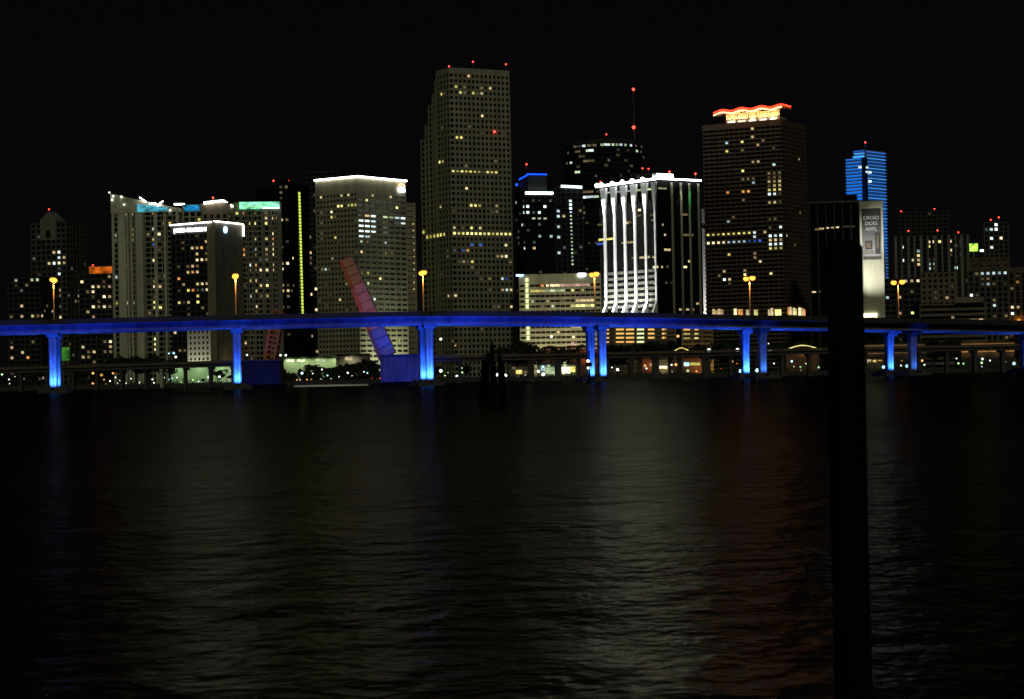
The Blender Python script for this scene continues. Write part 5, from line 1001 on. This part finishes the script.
# ---------------------------------------------------------------- trees on the shore
def crown_mesh(rx, rz, nleaf, seed, clumps=9, size=.55):
    rnd = random.Random(seed); mb = MB(); cs = []
    for _ in range(clumps):
        a = rnd.uniform(0, 6.28); q = rnd.uniform(.15, .8); cs.append((rx * q * math.cos(a), rx * q * math.sin(a), rz * rnd.uniform(-.5, .75), rnd.uniform(.3, .5)))
    for _ in range(nleaf):
        c = rnd.choice(cs); v = Vector((rnd.gauss(0, 1), rnd.gauss(0, 1), rnd.gauss(0, 1))).normalized() * rnd.uniform(.5, 1.05)
        p = Vector((c[0] + v.x * rx * c[3], c[1] + v.y * rx * c[3], c[2] + v.z * rz * c[3] * 1.1))
        a = Vector((rnd.gauss(0, 1), rnd.gauss(0, 1), rnd.gauss(0, 1))).normalized(); b = a.cross(Vector((rnd.gauss(0, 1), rnd.gauss(0, 1), 1))).normalized()
        s_ = size * rnd.uniform(.6, 1.3); k = len(mb.v)
        mb.v += [tuple(p - a * s_), tuple(p + b * s_ * .5), tuple(p + a * s_), tuple(p - b * s_ * .5)]; mb.f.append((k, k + 1, k + 2, k + 3))
    m = bpy.data.meshes.new('crown'); m.from_pydata(mb.v, [], mb.f); m.materials.append(M['leaf']); return m
def broad(seed, h=8.5, rx=4.2):
    r = empty('shade_tree'); rnd = random.Random(seed); tr = MB().tube((0, 0, -.2), (0, 0, h * .4), .32, .22, n=7)
    for i in range(5):
        a = i * 1.26 + rnd.random(); tr.tube((0, 0, h * .36), (rx * .55 * math.cos(a), rx * .55 * math.sin(a), h * .72), .16, .05, n=5)
    tr.build('trunk', M['bark'], r)
    c = bpy.data.objects.new('crown', crown_mesh(rx, h * .36, 900, seed)); COL.objects.link(c); c.parent = r; c.location = (0, 0, h * .66); return r
def palm(seed, h=9):
    r = empty('palm_tree'); rnd = random.Random(seed); tr = MB(); p = Vector((0, 0, -.2))
    for i in range(5):
        q = p + Vector((.12 * rnd.uniform(-1, 1), .1 * rnd.uniform(-1, 1), h / 5)); tr.tube(p, q, .2 - .015 * i, .185 - .015 * i, n=7); p = q
    tr.build('trunk', M['bark'], r); cr = MB(); top = p
    for i in range(16):
        a = i * 2.4; el = rnd.uniform(-.1, 1.1); L = rnd.uniform(2.4, 3.2); pts = []
        for k in range(7):
            u = k / 6; rr = L * u * math.cos(el * (1 - u * .4)); z = L * u * math.sin(el) - 1.5 * u * u * L * .55
            pts.append(top + Vector((rr * math.cos(a), rr * math.sin(a), z)))
        sd_ = Vector((-math.sin(a), math.cos(a), 0))
        for k in range(6):
            w0 = .55 * math.sin(math.pi * (.12 + .8 * k / 6)); w1 = .55 * math.sin(math.pi * (.12 + .8 * (k + 1) / 6))
            for s_ in (-1, 1):
                n0 = len(cr.v); cr.v += [tuple(pts[k]), tuple(pts[k + 1]), tuple(pts[k + 1] + sd_ * s_ * w1 + Vector((0, 0, -.25))), tuple(pts[k] + sd_ * s_ * w0 * .6 + Vector((0, 0, -.2)))]; cr.f.append((n0, n0 + 1, n0 + 2, n0 + 3))
    m = bpy.data.meshes.new('crown'); m.from_pydata(cr.v, [], cr.f); m.materials.append(M['leaf2']); c = bpy.data.objects.new('crown', m); COL.objects.link(c); c.parent = r
    return r
protos = [broad(1), broad(2, 8.5, 4.8), broad(3, 8.5, 3.6)]; pproto = [palm(5), palm(6)]
usedp = set()
def plant(kind, px, ytop, D, label, group):
    p = W(px, ytop, D); h = p.z - GZ; src = pproto if kind == 'p' else protos; j = random.randrange(len(src)); base = 10.2 if kind == 'p' else 9.0
    key_ = (kind, j)
    if key_ in usedp: o = copy_tree(src[j])
    else: o = src[j]; usedp.add(key_)
    s_ = h / base; o.location = (p.x, D, GZ); k = random.uniform(.9, 1.2); o.scale = (s_ * k, s_ * k, s_); o.rotation_euler = (0, 0, random.uniform(0, 6))
    tag(o, label, 'tree' if kind != 'p' else 'palm tree', group)
zones = [
    ('in the row by the left trestle', 905, [(34, 'b', 367), (58, 'p', 362), (76, 'b', 369), (92, 'b', 366), (108, 'b', 364), (124, 'b', 354), (136, 'b', 353), (149, 'b', 352), (161, 'b', 356), (170, 'p', 358)]),
    ('before the green floodlit wall', 915, [(186, 'b', 379), (203, 'b', 378), (212, 'p', 368), (219, 'b', 370), (226, 'p', 368), (233, 'b', 374)]),
    ('in the grove between raised leaves', 925, [(284, 'b', 373), (291, 'b', 371), (300, 'b', 369), (308, 'p', 363), (316, 'b', 363), (325, 'b', 367), (333, 'b', 366), (341, 'b', 365), (349, 'b', 363), (358, 'b', 362), (366, 'b', 359), (374, 'b', 360)]),
    ('behind the pile dolphin', 985, [(437, 'b', 366), (450, 'p', 358), (468, 'b', 364), (507, 'b', 345), (516, 'b', 342), (524, 'b', 341), (532, 'b', 344), (551, 'p', 343), (562, 'b', 345), (580, 'p', 342)]),
    ('under the amber lit garage', 1030, [(608, 'b', 345), (617, 'b', 345), (628, 'b', 344), (638, 'p', 341), (648, 'b', 342), (659, 'b', 341), (669, 'b', 341), (681, 'p', 343), (697, 'b', 342), (709, 'b', 341), (722, 'b', 342), (733, 'b', 341)]),
    ('just left of the piling', 1035, [(778, 'b', 341), (790, 'b', 340), (803, 'p', 338), (815, 'b', 340)]),
    ('right of the foreground piling', 1040, [(868, 'b', 339), (881, 'p', 336), (897, 'b', 340), (914, 'b', 338), (932, 'b', 338), (946, 'b', 339), (958, 'p', 336), (1017, 'b', 338)])]
for zl_, D, lst in zones:
    for i, (px, k, yt) in enumerate(lst):
        plant(k, px, yt, D + random.uniform(-6, 10), ('dark palm, ' if k == 'p' else 'dark shade tree, ') + ORD[i] + ' from left ' + zl_, 'trees ' + zl_)
hd = MB(); rr = random.Random(4)
for _ in range(9000):
    x = rr.uniform(-98, -56); y = rr.uniform(911, 917); top = 3.2 + 1.6 * math.sin(x * .5) + 1.2 * math.sin(x * 1.3 + 2) + .05 * (x + 96); z = GZ + rr.random() ** .7 * top; a = Vector((rr.gauss(0, 1), rr.gauss(0, 1), rr.gauss(0, 1))).normalized(); b = a.orthogonal().normalized()
    s_ = rr.uniform(.3, .7); p = Vector((x, y, z)); k = len(hd.v); hd.v += [tuple(p - a * s_), tuple(p + b * s_ * .5), tuple(p + a * s_), tuple(p - b * s_ * .5)]; hd.f.append((k, k + 1, k + 2, k + 3))
for _ in range(9000):
    x = rr.uniform(-300, 330); y = rr.uniform(888, 893); z = GZ + abs(rr.gauss(0, .9)) * (.7 + .6 * math.sin(x * .31) * math.sin(x * .083 + 1)); a = Vector((rr.gauss(0, 1), rr.gauss(0, 1), rr.gauss(0, 1))).normalized(); b = a.orthogonal().normalized()
    s_ = rr.uniform(.25, .6); p = Vector((x, y, z)); k = len(hd.v); hd.v += [tuple(p - a * s_), tuple(p + b * s_ * .5), tuple(p + a * s_), tuple(p - b * s_ * .5)]; hd.f.append((k, k + 1, k + 2, k + 3))
m = bpy.data.meshes.new('undergrowth'); m.from_pydata(hd.v, [], hd.f); m.materials.append(M['leaf']); o = bpy.data.objects.new('undergrowth', m); COL.objects.link(o)
tag(o, 'low dark undergrowth along the shore wall', 'undergrowth', kind='stuff')

# ---------------------------------------------------------------- small lamps along the shore
lamps_ = {}
def park_lamp(px, py, D, c, label, group, rad=.42):
    q = W(px, py, D); h = max(.8, q.z - GZ)
    if c not in lamps_:
        po = MB().tube((0, 0, 0), (0, 0, 1), .07, .05, n=6).mesh('post'); po.materials.append(M['black'])
        he = MB().ball((0, 0, 0), 1, n=10, m=6).mesh('lamp_globe'); he.materials.append(E[c]); lamps_[c] = (po, he)
    r = thing('park_lamp', label, 'lamp', (q.x, D, GZ), 0, group)
    o = bpy.data.objects.new('post', lamps_[c][0]); COL.objects.link(o); o.parent = r; o.scale = (1, 1, h)
    o = bpy.data.objects.new('lamp_globe', lamps_[c][1]); COL.objects.link(o); o.parent = r; o.location = (0, 0, h + rad * .6); o.scale = (rad * .82,) * 3
cname = {'lampw': 'white', 'lampo': 'orange', 'lampc': 'cyan', 'lampg': 'greenish', 'lampr': 'red'}
Lw = [
    ('left of the leftmost blue column', [(2, 375, 'g', .5), (5, 371, 'g', .3), (9, 380, 'w', .4), (23, 380, 'w', .65), (9.5, 384, 'w', .25), (15, 377, 'g', .25)]),
    ('right of the leftmost blue column', [(93, 374, 'o', .55), (97, 378, 'o', .4), (97.5, 383, 'w', .45), (93, 386.5, 'o', .6), (101.5, 376, 'o', .7), (104, 380, 'o', .3), (110, 381.6, 'w', .4), (113, 374, 'o', .55), (115.5, 378, 'w', .45), (118, 387, 'w', .35), (120, 381, 'w', .3), (122, 372, 'o', .5), (123, 381, 'o', .4), (126, 386, 'w', .3), (106, 386, 'o', .25)]),
    ('among the trestle columns left of the floodlit wall', [(131, 379, 'w', .25), (140, 384, 'w', .5), (146, 377, 'o', .25), (152.5, 380, 'w', .4), (154, 385, 'w', .3), (161.5, 379, 'o', .45), (161.5, 384, 'o', .6), (164, 378, 'w', .4), (169, 380, 'c', .3), (172, 379, 'c', .45)]),
    ('on tall masts left of the hotel base', [(169, 354, 'c', .45), (173.7, 354, 'c', .7), (175.8, 357.7, 'w', .6)]),
    ('before the green floodlit wall', [(177, 378, 'w', .35), (181, 384, 'g', .3), (193, 380.5, 'g', .35), (199, 384.6, 'w', .4), (208.5, 378, 'w', .55), (213, 381, 'g', .35), (219.4, 377.6, 'w', .6), (234, 383.5, 'w', .3), (247, 355.5, 'w', .5)]),
    ('between the left pier house and the grove', [(280.5, 356, 'w', .6), (285.8, 356, 'w', .6), (281, 378, 'o', .6), (281, 381.5, 'o', .6), (297, 382, 'o', .3), (300, 381.6, 'w', .3)]),
    ('inside the dark grove between the raised leaves', [(302, 374, 'c', .6), (307, 381, 'o', .4), (311.5, 380, 'o', .35), (312.8, 374, 'w', .35), (320.7, 381, 'w', .5), (322, 370, 'w', .4), (321.7, 385, 'w', .25), (327.4, 376, 'c', .4), (331, 379, 'w', .2), (339, 377, 'w', .25), (347.8, 373.4, 'w', .45), (352, 376, 'w', .2), (364, 372.4, 'w', .4), (367.4, 373.5, 'c', .4)]),
    ('at the foot of the blue pier house', [(371.5, 380, 'r', .45), (380, 380, 'r', .35), (406.3, 381.5, 'g', .8), (409.6, 379, 'r', .45)]),
    ('between the blue pier house and the dolphin piles', [(440.8, 340, 'w', .7), (440.8, 372, 'w', .8), (445, 376, 'g', .3), (448, 373, 'g', .25), (457, 378.5, 'w', .7), (455.5, 346, 'o', .35), (462, 368.5, 'g', .4), (462.3, 373, 'g', .4), (430, 373, 'w', .3)]),
    ('between the dolphin piles and the twin columns', [(497.7, 376, 'w', .8), (505, 375.5, 'w', .6), (506, 378.5, 'w', .6), (520.3, 372, 'Y', .5), (525.5, 377, 'w', .4), (538.5, 372.5, 'w', .8), (543.3, 381.4, 'w', .9), (543, 367.5, 'c', .6), (555, 376, 'w', .3), (551.5, 337.6, 'w', .8)]),
    ('right of the middle twin columns', [(617.6, 370.6, 'w', .7), (612, 368, 'w', .3), (645, 366.3, 'o', .6), (646.5, 369, 'w', .4), (653, 372, 'w', .4), (660.8, 367.8, 'Y', .6), (671.6, 365.5, 'w', .5), (672, 372.3, 'w', .4), (675.9, 365.5, 'o', .7), (687.9, 371.7, 'g', .7), (696.5, 371.8, 'o', .4), (706.5, 371.3, 'w', .6), (678, 337, 'o', .7)]),
    ('level with the low deck right of the small arch', [(695, 352.3, 'o', .3), (699, 352.2, 'o', .3), (703, 352, 'w', .3), (709, 351.8, 'w', 1.1), (715, 351.8, 'o', .25), (721, 351.6, 'o', .25), (728.7, 351.2, 'w', .55), (737.6, 351.2, 'w', 1.0), (749, 351, 'o', .3), (755, 351, 'o', .4), (768.5, 350.8, 'w', .5), (771, 351, 'w', .4)]),
    ('around the twin columns before the banded tower', [(732.5, 362, 'o', .45), (737, 364, 'r', .35), (721, 369, 'r', .25), (774, 364, 'w', .35), (782, 361, 'r', .3), (791.8, 362, 'c', .5), (794, 367, 'g', .3), (800.6, 367.8, 'g', .5), (801, 374, 'w', .2), (806, 364, 'g', .3), (818.7, 368, 'g', .5), (768.5, 344, 'w', .3)]),
    ('along the shore right of the piling', [(864, 362, 'w', .3), (901, 366, 'w', .35), (902, 361, 'o', .2), (916.8, 359, 'Y', 1.4), (922, 361.5, 'o', .6), (924.5, 365.5, 'w', .5), (945, 364.5, 'g', .6), (956.5, 359, 'w', .4), (958.5, 364, 'g', .5), (963.5, 364.3, 'g', .5), (975, 361.5, 'w', .5), (982.5, 359.8, 'w', .6), (981.7, 363.6, 'g', .6), (990, 361, 'w', .35), (982, 369.5, 'w', .25), (1000.6, 350, 'g', 1.2), (1001.5, 369, 'w', .25), (1006, 362, 'k', .25), (945.5, 351.5, 'o', .35), (932, 347, 'o', .35), (938.5, 347, 'o', .35)])]
E['lampY'] = glow('gold_lamp_light', (1, .8, .4), 2.5)
cname['lampY'] = 'golden'; cname['lampk'] = 'faint'; E['lampk'] = glow('faint_lamp_light', (1, .9, .8), .6)
for zl_, lst in Lw:
    for i, (px, py, c, rad) in enumerate(sorted(lst)):
        D = 897 + (i * 7) % 13 if py > 358 else 975 + (i * 5) % 9
        kc = 'lamp' + c; park_lamp(px, py, D, kc, 'small ' + cname[kc] + ' lamp, ' + ORD[i] + ' from left ' + zl_, 'small lamps ' + zl_, rad)
bpy.context.view_layer.update()
print('OBJECTS', len(COL.objects))
